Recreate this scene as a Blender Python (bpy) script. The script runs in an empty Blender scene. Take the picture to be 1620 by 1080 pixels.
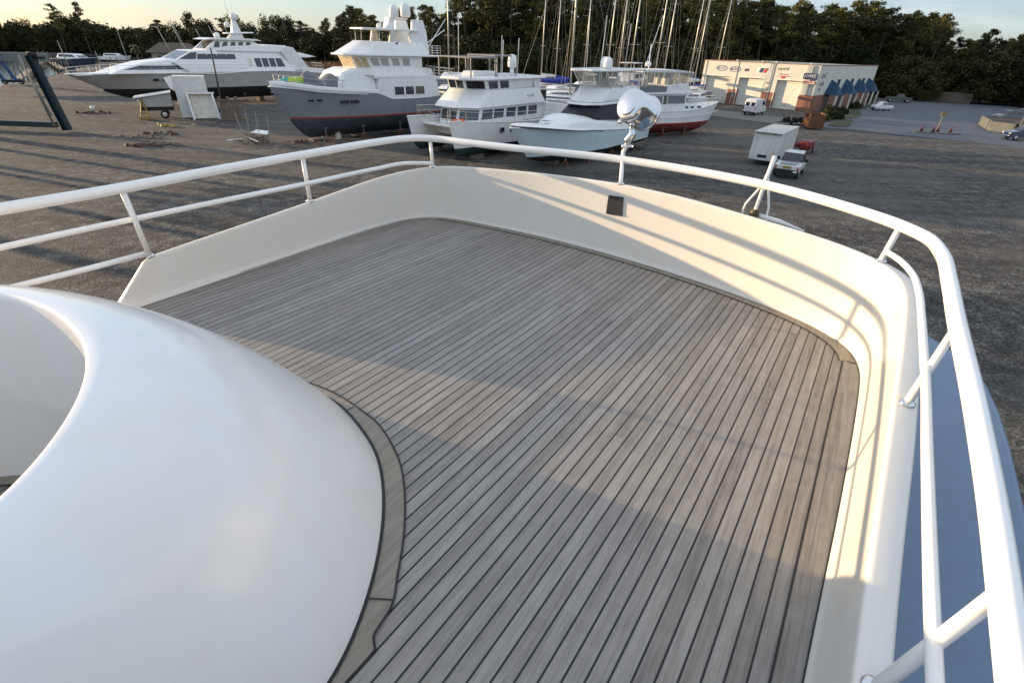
EXPO = 0.72
import bpy, math, random
import numpy as np
from mathutils import Vector, Matrix, noise as mnoise
random.seed(7)
C = bpy.context.scene.collection
R_ = math.radians
# ------------------------------------------------------------------ camera geometry
FPX, SLOPE, HY, HC = 783.0, .036, 72.0, 9.0
U = Vector((SLOPE, 1.0, (540-HY)/FPX)).normalized()
Yv = Vector((0, 0, -1)); Yv = (Yv - U*Yv.dot(U)).normalized()
Xv = Yv.cross(U)
RW = Matrix((Xv, Yv, U))                      # world = RW @ camera
def at(px, py, z=0.0):
    d = RW @ Vector((px-810, 540-py, -FPX)); t = (z-HC)/d.z
    return Vector((d.x*t, d.y*t, z))
def direction(px, py):
    return RW @ Vector((px-810, 540-py, -FPX))
# ------------------------------------------------------------------ mesh builder
class MB:
    def __init__(s): s.v = []; s.f = []
    def add(s, vs, fs):
        b = len(s.v); s.v += [tuple(v) for v in vs]; s.f += [tuple(b+i for i in f) for f in fs]; return s
    def box(s, x0, x1, y0, y1, z0, z1, rz=0, o=(0, 0, 0), taper=1):
        cx, cy = (x0+x1)/2, (y0+y1)/2
        vs = []
        for z, k in ((z0, 1), (z1, taper)):
            for x, y in ((x0, y0), (x1, y0), (x1, y1), (x0, y1)):
                x = cx+(x-cx)*k; y = cy+(y-cy)*k
                vs.append((o[0]+x*math.cos(rz)-y*math.sin(rz), o[1]+x*math.sin(rz)+y*math.cos(rz), o[2]+z))
        return s.add(vs, [(3, 2, 1, 0), (4, 5, 6, 7), (0, 1, 5, 4), (1, 2, 6, 5), (2, 3, 7, 6), (3, 0, 4, 7)])
    def prism(s, poly, z0, z1, top=None):
        n = len(poly); top = top or poly
        z0f = z0 if callable(z0) else (lambda x, y: z0)
        z1f = z1 if callable(z1) else (lambda x, y: z1)
        vs = [(x, y, z0f(x, y)) for x, y in poly]+[(x, y, z1f(x, y)) for x, y in top]
        a = sum(poly[i][0]*poly[(i+1) % n][1]-poly[(i+1) % n][0]*poly[i][1] for i in range(n))
        fs = [tuple(range(n-1, -1, -1)), tuple(range(n, 2*n))]+[(i, (i+1) % n, n+(i+1) % n, n+i) for i in range(n)]
        if a < 0: fs = [tuple(reversed(f)) for f in fs]
        return s.add(vs, fs)
    def tube(s, path, r, n=8, cap=True):
        P = [Vector(p) for p in path]; m = len(P)
        rs = r if isinstance(r, (list, tuple)) else [r]*m
        T = [(P[min(i+1, m-1)]-P[max(i-1, 0)]).normalized() for i in range(m)]
        up = Vector((0, 0, 1)) if abs(T[0].z) < .9 else Vector((1, 0, 0))
        N = (up-T[0]*up.dot(T[0])).normalized(); vs = []
        for i in range(m):
            N = (N-T[i]*N.dot(T[i])).normalized(); B = T[i].cross(N)
            for k in range(n):
                a = 2*math.pi*k/n; vs.append(P[i]+(N*math.cos(a)+B*math.sin(a))*rs[i])
        fs = [(i*n+k, i*n+(k+1) % n, (i+1)*n+(k+1) % n, (i+1)*n+k) for i in range(m-1) for k in range(n)]
        if cap: fs += [tuple(range(n-1, -1, -1)), tuple((m-1)*n+k for k in range(n))]
        return s.add(vs, fs)
    def lathe(s, prof, n=16, M=None, o=(0, 0, 0)):
        vs = []; m = len(prof)
        for r, z in prof:
            for k in range(n):
                a = 2*math.pi*k/n; p = Vector((r*math.cos(a), r*math.sin(a), z))
                if M is not None: p = M @ p
                vs.append(p+Vector(o))
        fs = [(i*n+k, i*n+(k+1) % n, (i+1)*n+(k+1) % n, (i+1)*n+k) for i in range(m-1) for k in range(n)]
        fs += [tuple(range(n-1, -1, -1)), tuple((m-1)*n+k for k in range(n))]
        return s.add(vs, fs)
    def grid(s, rows, closed=False):
        n = len(rows[0]); m = len(rows); vs = [p for r in rows for p in r]
        k2 = n if closed else n-1
        return s.add(vs, [(i*n+k, i*n+(k+1) % n, (i+1)*n+(k+1) % n, (i+1)*n+k) for i in range(m-1) for k in range(k2)])
    def quadp(s, q, t, inward=None):
        # thin slab on the quad q (4 points), thickness t along its normal
        q = [Vector(p) for p in q]; nrm = (q[1]-q[0]).cross(q[3]-q[0]).normalized()
        if inward is not None and nrm.dot(sum(q, Vector())/4-Vector(inward)) < 0: nrm = -nrm
        return s.add([p-nrm*.02 for p in q]+[p+nrm*t for p in q], [(3, 2, 1, 0), (4, 5, 6, 7), (0, 1, 5, 4), (1, 2, 6, 5), (2, 3, 7, 6), (3, 0, 4, 7)])
def cr(P, n):
    P = np.array(P, float); d = np.r_[0, np.cumsum(np.linalg.norm(np.diff(P, axis=0), axis=1))]
    m = np.gradient(P, d, axis=0); out = []
    for q in np.linspace(0, d[-1], n):
        i = min(max(int(np.searchsorted(d, q))-1, 0), len(P)-2); L = d[i+1]-d[i]; u = (q-d[i])/L
        out.append((2*u**3-3*u**2+1)*P[i]+(u**3-2*u**2+u)*L*m[i]+(-2*u**3+3*u**2)*P[i+1]+(u**3-u**2)*L*m[i+1])
    return [tuple(float(c) for c in p) for p in out]
def obj(name, mb, m, parent=None, smooth=False, bevel=0, ang=35, fix=True):
    me = bpy.data.meshes.new(name); me.from_pydata([tuple(v) for v in mb.v], [], mb.f)
    if fix:
        import bmesh
        bm = bmesh.new(); bm.from_mesh(me); bmesh.ops.recalc_face_normals(bm, faces=bm.faces); bm.to_mesh(me); bm.free()
    me.materials.append(m)
    o = bpy.data.objects.new(name, me); C.objects.link(o)
    if parent is not None: o.parent = parent
    if bevel:
        b = o.modifiers.new('b', 'BEVEL'); b.width = bevel; b.segments = 2; b.limit_method = 'ANGLE'; b.angle_limit = R_(40)
    if smooth or bevel:
        me.shade_smooth()
        if smooth is not True or bevel: me.set_sharp_from_angle(angle=R_(ang))
    return o
def tag(o, label=None, cat=None, group=None, kind=None):
    if label: o['label'] = label
    if cat: o['category'] = cat
    if group: o['group'] = group
    if kind: o['kind'] = kind
    return o
def thing(name, label, cat, loc=(0, 0, 0), rz=0, group=None):
    o = bpy.data.objects.new(name, None); C.objects.link(o); o.location = loc; o.rotation_euler = (0, 0, rz)
    return tag(o, label, cat, group)
def dup(root, loc, rz=None, label=None, group=None, scale=None):
    r = root.copy(); C.objects.link(r); r.location = loc
    if rz is not None: r.rotation_euler = (0, 0, rz)
    if label: r['label'] = label
    if group: r['group'] = group
    if scale: r.scale = scale
    for ch in list(root.children):
        c = ch.copy(); C.objects.link(c); c.parent = r
        for g in ch.children:
            d = g.copy(); C.objects.link(d); d.parent = c
    return r
def text(name, body, m, parent, M, size, depth=.01, shear=0, bold=0):
    cu = bpy.data.curves.new('t', 'FONT'); cu.body = body; cu.size = size; cu.extrude = depth; cu.align_x = 'CENTER'; cu.align_y = 'CENTER'; cu.shear = shear; cu.offset = bold; cu.resolution_u = 3
    t = bpy.data.objects.new('t', cu); me = bpy.data.meshes.new_from_object(t); me.name = name
    me.materials.clear(); me.materials.append(m); me.transform(M)
    o = bpy.data.objects.new(name, me); C.objects.link(o); o.parent = parent
    bpy.data.objects.remove(t); return o
# ------------------------------------------------------------------ materials
MATS = {}
def mat(name, col, rough=.5, metal=0, amt=0, scale=3, coat=0, bump=0, bscale=40, col2=None, detail=6, tr=0, spec=None, alpha=None, stretch=None, space='Object'):
    if name in MATS: return MATS[name]
    m = bpy.data.materials.new(name); m.use_nodes = True; nt = m.node_tree; b = nt.nodes['Principled BSDF']
    b.inputs['Base Color'].default_value = (*col, 1); b.inputs['Roughness'].default_value = rough; b.inputs['Metallic'].default_value = metal
    if coat: b.inputs['Coat Weight'].default_value = coat; b.inputs['Coat Roughness'].default_value = .08
    if tr: b.inputs['Transmission Weight'].default_value = tr
    if spec is not None: b.inputs['Specular IOR Level'].default_value = spec
    if alpha is not None: b.inputs['Alpha'].default_value = alpha
    if amt or bump:
        tc = nt.nodes.new('ShaderNodeTexCoord'); src = tc.outputs[space]
        if stretch:
            mp = nt.nodes.new('ShaderNodeMapping'); mp.inputs['Scale'].default_value = stretch; nt.links.new(src, mp.inputs[0]); src = mp.outputs[0]
        if amt:
            n = nt.nodes.new('ShaderNodeTexNoise'); n.inputs['Scale'].default_value = scale; n.inputs['Detail'].default_value = detail; nt.links.new(src, n.inputs['Vector'])
            r = nt.nodes.new('ShaderNodeValToRGB'); r.color_ramp.elements[0].position = .3; r.color_ramp.elements[1].position = .7
            c2 = col2 or tuple(c*(1-amt) for c in col)
            r.color_ramp.elements[0].color = (*c2, 1); r.color_ramp.elements[1].color = (*[min(1, c*(1+(0 if col2 else amt*.4))) for c in col], 1)
            nt.links.new(n.outputs['Fac'], r.inputs[0]); nt.links.new(r.outputs[0], b.inputs['Base Color'])
        if bump:
            n2 = nt.nodes.new('ShaderNodeTexNoise'); n2.inputs['Scale'].default_value = bscale; n2.inputs['Detail'].default_value = 8; nt.links.new(src, n2.inputs['Vector'])
            bp = nt.nodes.new('ShaderNodeBump'); bp.inputs['Strength'].default_value = bump; bp.inputs['Distance'].default_value = .02
            nt.links.new(n2.outputs['Fac'], bp.inputs['Height']); nt.links.new(bp.outputs[0], b.inputs['Normal'])
    MATS[name] = m; return m
def N(nt, t, **kw):
    n = nt.nodes.new(t)
    for k, v in kw.items():
        if k in n.inputs: n.inputs[k].default_value = v
        else: setattr(n, k, v)
    return n
def math_(nt, op, a, b=None, c=None):
    n = nt.nodes.new('ShaderNodeMath'); n.operation = op
    for i, v in enumerate((a, b, c)):
        if v is None: continue
        if isinstance(v, (int, float)): n.inputs[i].default_value = v
        else: nt.links.new(v, n.inputs[i])
    return n.outputs[0]
def mix(nt, f, a, b, bt='MIX'):
    n = nt.nodes.new('ShaderNodeMix'); n.data_type = 'RGBA'; n.blend_type = bt
    for i, v in ((0, f), (6, a), (7, b)):
        if isinstance(v, (int, float)): n.inputs[i].default_value = v
        elif isinstance(v, tuple): n.inputs[i].default_value = (*v, 1)
        else: nt.links.new(v, n.inputs[i])
    return n.outputs[2]
def ramp(nt, f, stops):
    r = nt.nodes.new('ShaderNodeValToRGB'); e = r.color_ramp.elements
    while len(e) < len(stops): e.new(.5)
    for i, (p, c) in enumerate(stops):
        e[i].position = p; e[i].color = (*c, 1) if isinstance(c, tuple) else (c, c, c, 1)
    nt.links.new(f, r.inputs[0]); return r.outputs[0]

def gelcoat(name, col, rough=.3, coat=.4, dirt=.05, rv=.25):
    m = bpy.data.materials.new(name); m.use_nodes = True; nt = m.node_tree; b = nt.nodes['Principled BSDF']
    tc = N(nt, 'ShaderNodeTexCoord')
    n1 = N(nt, 'ShaderNodeTexNoise', Scale=1.3, Detail=8.0, Roughness=.6); nt.links.new(tc.outputs['Object'], n1.inputs['Vector'])
    mp = N(nt, 'ShaderNodeMapping'); mp.inputs['Scale'].default_value = (9, 9, .7); nt.links.new(tc.outputs['Object'], mp.inputs[0])
    n2 = N(nt, 'ShaderNodeTexNoise', Scale=1.0, Detail=6.0); nt.links.new(mp.outputs[0], n2.inputs['Vector'])
    f = math_(nt, 'MULTIPLY', n1.outputs[0], n2.outputs[0])
    c = ramp(nt, f, [(.12, tuple(x*(1-dirt*3)*y for x, y in zip(col, (1, .98, .93)))), (.3, col)])
    nt.links.new(c, b.inputs['Base Color'])
    rr = ramp(nt, n1.outputs[0], [(.35, rough*(1-rv)), (.7, min(1, rough*(1+rv)))]); nt.links.new(rr, b.inputs['Roughness'])
    b.inputs['Coat Weight'].default_value = coat; b.inputs['Coat Roughness'].default_value = .12
    MATS[name] = m; return m
white = gelcoat('white gelcoat', (.80, .795, .775), .24, .6, .006, .06); bulw_m = gelcoat('cream gelcoat', (.70, .675, .62), .38, .3, .002, .06)
rail_w = gelcoat('white rail paint', (.82, .81, .78), .28, .5, .01, .08)
boatw = gelcoat('boat white', (.80, .80, .78), .35, .3, .03)
cream = gelcoat('boat cream', (.70, .66, .56), .4, .2, .1)
greyhull = gelcoat('grey hull paint', (.235, .25, .27), .35, .3, .03)
palegrey = gelcoat('pale grey hull paint', (.37, .36, .345), .38, .3, .04)
bluehull = gelcoat('pale blue hull paint', (.58, .69, .72), .25, .6, .015); meshb = mat('black mesh cover', (.010, .011, .014), .45, spec=.3)
brow_m = gelcoat('brow blue', (.11, .175, .27), .4, .15, .03)  # one even dark blue base over the whole brow
blackb = mat('black antifouling', (.018, .018, .02), .75, amt=.5, scale=2)
greyb = mat('slate antifouling', (.06, .07, .085), .7, amt=.3, scale=1.5)
redb = mat('red antifouling', (.22, .035, .025), .75, amt=.35, scale=1.5)
redst = mat('red boot stripe', (.35, .04, .03), .5)
navy = mat('navy stripe', (.03, .04, .06), .4)
glass = mat('dark glass', (.012, .015, .02), .06, spec=.9)
glassb = mat('grey glass', (.05, .06, .07), .1, spec=.8)
screen = mat('grey window mesh cover', (.17, .18, .19), .8)
clearv = mat('clear vinyl', (.55, .55, .5), .15, alpha=.35)
canvas = mat('white canvas', (.68, .68, .64), .85, amt=.12, scale=2, bump=.3, bscale=6)
gcanvas = mat('grey canvas', (.17, .18, .185), .9, amt=.25, scale=1.5, bump=.5, bscale=4)
bluecanvas = mat('blue canvas', (.015, .04, .30), .8, amt=.3, scale=2)
steel = mat('stainless steel', (.68, .68, .68), .17, 1)
alu = mat('aluminium', (.55, .53, .47), .4, .6, amt=.15, scale=2)
dark = mat('black rubber', (.015, .015, .016), .8)
rust = mat('rusty metal', (.085, .05, .033), .85, amt=.5, scale=5)
galv = mat('galvanised', (.30, .29, .26), .6, .3, amt=.3, scale=4)
woodg = mat('grey timber', (.17, .14, .105), .9, amt=.4, scale=3, bump=.4, stretch=(6, 6, .6))
yellowp = mat('yellow paint', (.30, .23, .06), .6, amt=.3, scale=4)
lime = mat('lime kayak plastic', (.34, .52, .03), .45)
teal = mat('dark teal paint', (.010, .032, .036), .5, amt=.4, scale=2)
redp = mat('red paint', (.17, .018, .02), .5, amt=.2, scale=4)
orange = mat('orange plastic', (.75, .13, .02), .5)
brass = mat('dull bronze', (.10, .075, .045), .6, .5)
blackp = mat('dark plate', (.035, .035, .035), .35, amt=.3, scale=20)
lamp = mat('lamp glass', (.6, .6, .58), .1, spec=.9)
redlamp = mat('red lens', (.4, .02, .02), .2)
chrome = mat('chrome', (.8, .8, .8), .12, 1)

def teak(name, along=True, planks=True, c1=(.170, .153, .134), c2=(.355, .335, .305), warm=(.26, .222, .165), pw=.0578):
    m = bpy.data.materials.new(name); m.use_nodes = True; nt = m.node_tree; b = nt.nodes['Principled BSDF']
    tc = N(nt, 'ShaderNodeTexCoord'); sp = N(nt, 'ShaderNodeSeparateXYZ'); nt.links.new(tc.outputs['Object'], sp.inputs[0])
    X, Y = sp.outputs[0], sp.outputs[1]; X = math_(nt, 'SUBTRACT', X, math_(nt, 'MULTIPLY', math_(nt, 'SUBTRACT', Y, 1.5), .021))
    q = math_(nt, 'DIVIDE', math_(nt, 'ADD', X, 20.00800), pw); idx = math_(nt, 'FLOOR', q); fr = math_(nt, 'FRACT', q)
    # board lengths: butt joints staggered
    w = N(nt, 'ShaderNodeTexWhiteNoise'); w.noise_dimensions = '1D'; nt.links.new(idx, w.inputs['W'])
    yy = math_(nt, 'ADD', math_(nt, 'DIVIDE', Y, 5.5), math_(nt, 'MULTIPLY', w.outputs[0], 7.0)); yi = math_(nt, 'FLOOR', yy)
    w2 = N(nt, 'ShaderNodeTexWhiteNoise'); w2.noise_dimensions = '2D'
    cb = N(nt, 'ShaderNodeCombineXYZ'); nt.links.new(idx, cb.inputs[0]); nt.links.new(idx if not planks else yi, cb.inputs[1]); nt.links.new(cb.outputs[0], w2.inputs['Vector'])
    off = N(nt, 'ShaderNodeCombineXYZ'); nt.links.new(math_(nt, 'MULTIPLY', w2.outputs[0], 50.0), off.inputs[2])
    va = N(nt, 'ShaderNodeVectorMath', operation='ADD'); nt.links.new(tc.outputs['Object'], va.inputs[0]); nt.links.new(off.outputs[0], va.inputs[1])
    mp = N(nt, 'ShaderNodeMapping'); mp.inputs['Scale'].default_value = (260, 7, 1) if along else (60, 60, 1); nt.links.new(va.outputs[0], mp.inputs[0])
    g = N(nt, 'ShaderNodeTexNoise', Scale=1.0, Detail=5.0, Roughness=.65); nt.links.new(mp.outputs[0], g.inputs['Vector'])
    mp2 = N(nt, 'ShaderNodeMapping'); mp2.inputs['Scale'].default_value = (45, 2.2, 1) if along else (14, 14, 1); nt.links.new(va.outputs[0], mp2.inputs[0])
    g2 = N(nt, 'ShaderNodeTexNoise', Scale=1.0, Detail=4.0, Roughness=.6); nt.links.new(mp2.outputs[0], g2.inputs['Vector'])
    bl = N(nt, 'ShaderNodeTexNoise', Scale=1.6, Detail=7.0, Roughness=.65); nt.links.new(tc.outputs['Object'], bl.inputs['Vector'])
    bl2 = N(nt, 'ShaderNodeTexNoise', Scale=9.0, Detail=6.0, Roughness=.7); nt.links.new(tc.outputs['Object'], bl2.inputs['Vector'])
    s = math_(nt, 'ADD', math_(nt, 'MULTIPLY', g.outputs[0], .55), math_(nt, 'MULTIPLY', g2.outputs[0], .35))
    s = math_(nt, 'ADD', s, math_(nt, 'MULTIPLY', w2.outputs[0], .15 if planks else .05))
    s = math_(nt, 'ADD', s, math_(nt, 'MULTIPLY', bl2.outputs[0], .30))
    s = math_(nt, 'ADD', s, math_(nt, 'MULTIPLY', bl.outputs[0], .25))
    col = ramp(nt, s, [(.58, c1), (1.08, c2)])
    wf = ramp(nt, bl.outputs[0], [(.50, 0.0), (.75, .55)])
    col = mix(nt, wf, col, warm)
    grn = ramp(nt, g2.outputs[0], [(.3, .8), (.55, 1.0)]); col = mix(nt, .6, col, grn, 'MULTIPLY')
    if planks:
        e = math_(nt, 'ABSOLUTE', math_(nt, 'SUBTRACT', fr, .5))
        wob = math_(nt, 'MULTIPLY', g2.outputs[0], .012)
        caulk = math_(nt, 'GREATER_THAN', math_(nt, 'ADD', e, wob), .5-.058)
        col = mix(nt, caulk, col, (.008, .008, .009))
        rr = math_(nt, 'SUBTRACT', .75, math_(nt, 'MULTIPLY', caulk, .3)); nt.links.new(rr, b.inputs['Roughness'])
        hgt = math_(nt, 'SUBTRACT', math_(nt, 'MULTIPLY', g.outputs[0], .25), math_(nt, 'MULTIPLY', caulk, .6))
    else:
        b.inputs['Roughness'].default_value = .72; hgt = math_(nt, 'MULTIPLY', g.outputs[0], .25)
    bp = N(nt, 'ShaderNodeBump', Strength=.5, Distance=.004); nt.links.new(hgt, bp.inputs['Height']); nt.links.new(bp.outputs[0], b.inputs['Normal'])
    nt.links.new(col, b.inputs['Base Color']); b.inputs['Specular IOR Level'].default_value = .45
    MATS[name] = m; return m
teak_m = teak('teak planks'); teak_g = teak('teak plank grey', True, False, (.18, .162, .14), (.355, .335, .305), (.27, .24, .19)); teak_b = teak('teak margin', True, False, (.19, .165, .13), (.35, .32, .265), (.27, .235, .16))
caulk_m = mat('black caulk', (.008, .008, .009), .5)
# ------------------------------------------------------------------ the yacht we stand on (local x = across, y = ahead, z = 0 at the teak)
DECK = 7.35
yacht = thing('motor_yacht', 'white yacht deck in the foreground with grey teak planks, curved coaming and white pipe rails', 'yacht', (0, 0, DECK), R_(-32.81))
YM = Matrix.Translation((0, 0, DECK)) @ Matrix.Rotation(R_(-32.81), 4, 'Z')
YI = YM.inverted()
def dk(px, py, z): return YI @ at(px, py, DECK+z)          # a deck-frame point
base_c = [(-3.80, .2), (-3.84, .8), (-3.86, 1.272), (-3.88, 2.308), (-3.90, 3.10), (-3.895, 3.44), (-3.86, 3.72), (-3.79, 3.93), (-3.66, 4.045), (-3.48, 4.10), (-3.1, 4.15), (-2.6, 4.197), (-2.0, 4.20), (-1.408, 4.155), (-.926, 4.09), (-.543, 4.01), (-.053, 3.857), (.164, 3.755), (.31, 3.64), (.395, 3.50), (.425, 3.36), (.43, 3.0), (.412, 2.2), (.365, 1.1), (.33, 0), (.28, -1.5), (.25, -3)]
basep = cr(base_c, 260)
for _ in range(14): basep = [basep[0]]+[tuple((basep[i-1][k]+2*basep[i][k]+basep[i+1][k])/4 for k in (0, 1)) for i in range(1, len(basep)-1)]+[basep[-1]]
ZP = ([-3, .99, 1.30, 1.354, 1.596, 1.94, 2.331, 2.645, 3.07, 3.47, 3.73, 4.0], [0, 0, .31, .313, .331, .355, .383, .404, .439, .475, .494, .52])
ZS = ([-3, 0, 1.23, 1.63, 2.35, 3.04, 3.48], [.36, .38, .405, .424, .482, .555, .575])
ZF = ([-3.8, -3.63, -3.27, -2.42, -1.6, -1.07, -.46, -.03, .3, .4], [.505, .541, .57, .616, .65, .643, .612, .598, .583, .575])
def ztop(x, y):
    if x < -3.75: return float(np.interp(y, *ZP))
    if x > .38: return float(np.interp(y, *ZS))
    return float(np.interp(x, *ZF)) if y > 2.9 else float(np.interp(y, *ZS))
zts = [ztop(*p) for p in basep]
for _ in range(10): zts = [zts[0]]+[zts[i] if basep[i][0] < -3.7 and basep[i][1] < 1.6 else (zts[i-1]+2*zts[i]+zts[i+1])/4 for i in range(1, len(zts)-1)]+[zts[-1]]
def pnorm(P, i):
    a, b = P[max(i-1, 0)], P[min(i+1, len(P)-1)]; tx, ty = b[0]-a[0], b[1]-a[1]; L = math.hypot(tx, ty) or 1
    return (-ty/L, tx/L)          # path runs clockwise seen from above: this points outward
rows = []; cap_path = []; outw = []
for i, (x, y) in enumerate(basep):
    nx, ny = pnorm(basep, i); zt = zts[i]
    w = float(np.interp(x, [-3.9, -.5, .25, .4], [.05, .05, .065, .10])) if y > -9 else .08
    k = max(0.02, min(1, zt/.3))
    prof = [(-.012, -.02), (-.012, .004), (-.004, .02), (.004, .05), (.006, zt*.5), (.0075, zt-.030*k), (.008, zt-.012*k), (.0105, zt-.004*k), (.017, zt), (.026, zt), (w-.03, zt-.002*k), (w-.014, zt-.005*k), (w-.004, zt-.013*k), (w, zt-.03*k), (w+.002, zt-.05*k), (w+.01, zt*.3-.1), (w+.03, -.42)]
    rows.append([(x+nx*d, y+ny*d, z) for d, z in prof]); cap_path.append((x+nx*(.008+w)/2, y+ny*(.008+w)/2, zt)); outw.append((nx, ny))
bul = obj('bulwark', MB().grid(rows), bulw_m, yacht, smooth=True, ang=60)
# vent plate on the bulwark
def on_wall(px, py):
    d = YI.to_3x3() @ direction(px, py); o = YI @ Vector((0, 0, HC))
    for (x0, y0), (x1, y1) in zip(basep, basep[1:]):
        M = Matrix(((d.x, -(x1-x0)), (d.y, -(y1-y0))))
        if abs(M.determinant()) < 1e-9: continue
        t, s = M.inverted() @ Vector((x0-o.x, y0-o.y))
        if 0 <= s <= 1 and t > 0: return o+d*t
q = [on_wall(*p) for p in ((959, 338), (984, 342), (986, 312), (963, 309))]
pl = obj('cover_plate', MB().quadp(q, .006, inward=(-1.5, 8, 0)), blackp, bul)
sc = MB()
for k in range(4):
    p = q[k]*.84+sum(q, Vector())/4*.16
    obj('screw', MB().lathe([(.006, -.004), (.005, .004)], 8, Matrix.Rotation(R_(90), 3, 'X'), p+Vector((0, -.012, 0))), steel, pl)
# seam across the starboard bulwark
# teak deck sheet
deckpoly = [p for p in basep]+[(-3.8, -3)]
deck = obj('teak_deck', MB().add([(x, y, 0) for x, y in deckpoly], [tuple(range(len(deckpoly)))]), teak_m, yacht, fix=False)
for p in deck.data.polygons:
    if p.normal.z < 0: deck.data.flip_normals(); break
def strip(path, w0, w1, z, n=None):
    f0 = w0 if callable(w0) else (lambda t: w0); f1 = w1 if callable(w1) else (lambda t: w1); N_ = len(path)-1
    m = MB(); r1 = []; r2 = []
    for i, p in enumerate(path):
        nx, ny = pnorm(path, i); u0, u1 = f0(i/N_), f1(i/N_); r1.append((p[0]+nx*u0, p[1]+ny*u0, z)); r2.append((p[0]+nx*u1, p[1]+ny*u1, z))
    return m.grid([r1, r2])
# margin along forward bulwark and round the starboard corner
mi0 = min(range(len(basep)), key=lambda i: math.dist(basep[i], (-3.60, 4.07))); mi1 = min(range(len(basep)), key=lambda i: math.dist(basep[i], (.43, 3.05)))
mi1 = min(range(len(basep)), key=lambda i: math.dist(basep[i], (.425, 3.38))); mp_ = basep[mi0:mi1+1]
def widths(i, n): 
    t = i/(n-1); return -.085 if t < .9 else -.085-.02*(t-.9)*10
mg = obj('margin_board', strip(mp_, lambda t: -.085-.022*max(0, t-.85)/.15, -.014, .004), teak_b, yacht)
obj('caulk_seam', strip(mp_, lambda t: -.091-.022*max(0, t-.85)/.15, lambda t: -.085-.022*max(0, t-.85)/.15, .008), caulk_m, mg); obj('caulk_seam', strip(basep[30:], -.016, -.006, .008), caulk_m, mg)
js = MB()
for (px, py), (qx, qy) in (((1275, 512), (1285, 508)), ((1337, 571.5), (1363, 578.5)), ((955, 388), (948, 392))):
    a_, b_ = dk(px, py, .0), dk(qx, qy, .0); t = (b_-a_).normalized(); s_ = Vector((-t.y, t.x, 0))*.003
    js.add([a_-s_+Vector((0, 0, .008)), a_+s_+Vector((0, 0, .008)), b_+s_+Vector((0, 0, .008)), b_-s_+Vector((0, 0, .008))], [(0, 1, 2, 3)]); obj('caulk_seam', js, caulk_m, mg); js = MB()
# wide outer plank along starboard, parallel to the planking
PX = lambda n, y: .2798-.0578*n+.021*(y-1.5)
ys_k = [3.375, 3.2, 3.0, 2.6, 2.2, 1.8, 1.4, 1.0, .5, 0, -1, -2, -3]
edge_x = lambda y: float(np.interp(-y, [-p[1] for p in basep if p[0] > 0 and p[1] < 3.6], [p[0] for p in basep if p[0] > 0 and p[1] < 3.6]))
kb = obj('king_plank', MB().grid([[(PX(0, y), y, .004) for y in ys_k], [(edge_x(y)-.012, y, .004) for y in ys_k]]), teak_g, yacht); obj('caulk_seam', MB().grid([[(PX(0, y)-.003, y, .008) for y in ys_k], [(PX(0, y)+.003, y, .008) for y in ys_k]]), caulk_m, kb)
# ---- coaming
CC = -1.93
sbT = [(-1.02, -2.2), (-1.03, -1.0), (-1.06, -.4), (-1.12, .01), (-1.2, .09), (-1.25, .123), (-1.38, .234), (-1.59, .33), (-1.72, .365), (CC, .38)]
sbB = [(-.84, -2.2), (-.83, -1.0), (-.82, -.3), (-.815, .1), (-.817, .33), (-.885, .501), (-1.0, .688), (-1.206, .923), (-1.45, 1.104), (-1.63, 1.172), (CC, 1.24)]
mir = lambda L: L+[(2*CC-x, y) for x, y in reversed(L[:-1])]
T = cr(mir(sbT), 161); Bc = cr(mir(sbB), 161)
for _ in range(30): T = [T[0]]+[tuple((T[i-1][k]+2*T[i][k]+T[i+1][k])/4 for k in (0, 1)) for i in range(1, 160)]+[T[-1]]
for _ in range(6): Bc = [Bc[0]]+[tuple((Bc[i-1][k]+2*Bc[i][k]+Bc[i+1][k])/4 for k in (0, 1)) for i in range(1, 160)]+[Bc[-1]]
rows = []
ZT = .88
for t, b in zip(T, Bc):
    r = []
    dx, dy = b[0]-t[0], b[1]-t[1]
    L = math.hypot(dx, dy); ix, iy = -dx/L, -dy/L
    # inner wall from floor up to the lip
    for d, z in ((.030, .0), (.026, .3), (.022, .7), (.016, ZT-.03), (.012, ZT-.010), (.006, ZT-.002)):
        r.append((t[0]+ix*d, t[1]+iy*d, z))
    for k in range(31):
        u = k/30; z = ZT*(1-u**1.6)**(1/1.05)
        r.append((t[0]+dx*u, t[1]+dy*u, max(z, -.0)))
    rows.append(r)
coam = obj('coaming', MB().grid(rows), white, yacht, smooth=True, ang=38); coam.data.set_sharp_from_angle(angle=R_(42))
cockpit = [(t[0]+(t[0]-b[0])*.0, t[1]) for t, b in zip(T, Bc)]
# margin board round the coaming foot
mo = [(-2.6, 1.10), (-2.3, 1.22), (-2.044, 1.279), (-1.896, 1.283), (-1.753, 1.272), (-1.582, 1.245), (-1.437, 1.188), (-1.302, 1.115), (-1.182, 1.021), (-1.089, .93), (-.993, .822), (-.91, .709), (-.845, .617), (-.834, .578), (-.829, .548), (-.824, .524), (-.816, .508), (-.806, .500), (-.795, .496), (PX(18, .488)-.004, .488)]
mo = cr(mo, 110)+[(PX(18, y), y) for y in (.46, .4, .3, .1, -.2, -.6, -1.2, -2.1)]
bx_ = [p for p in Bc if p[0] > CC]; bx_.sort(key=lambda p: p[1])
def inner_(p):
    if p[1] > .66: return min(Bc, key=lambda q: math.dist(q, p))
    n0 = min(Bc, key=lambda q: math.dist(q, (-.872, .66))); yy = p[1]-(.66-n0[1])*max(0, min(1, (p[1]-.2)/.46))
    return (float(np.interp(yy, [q[1] for q in bx_], [q[0] for q in bx_])), yy)
bi = [inner_(p) for p in mo]
mb = MB().grid([[(x, y, .004) for x, y in mo], [(x, y, .004) for x, y in bi]])
cm = obj('margin_board', mb, teak_b, yacht)
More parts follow.
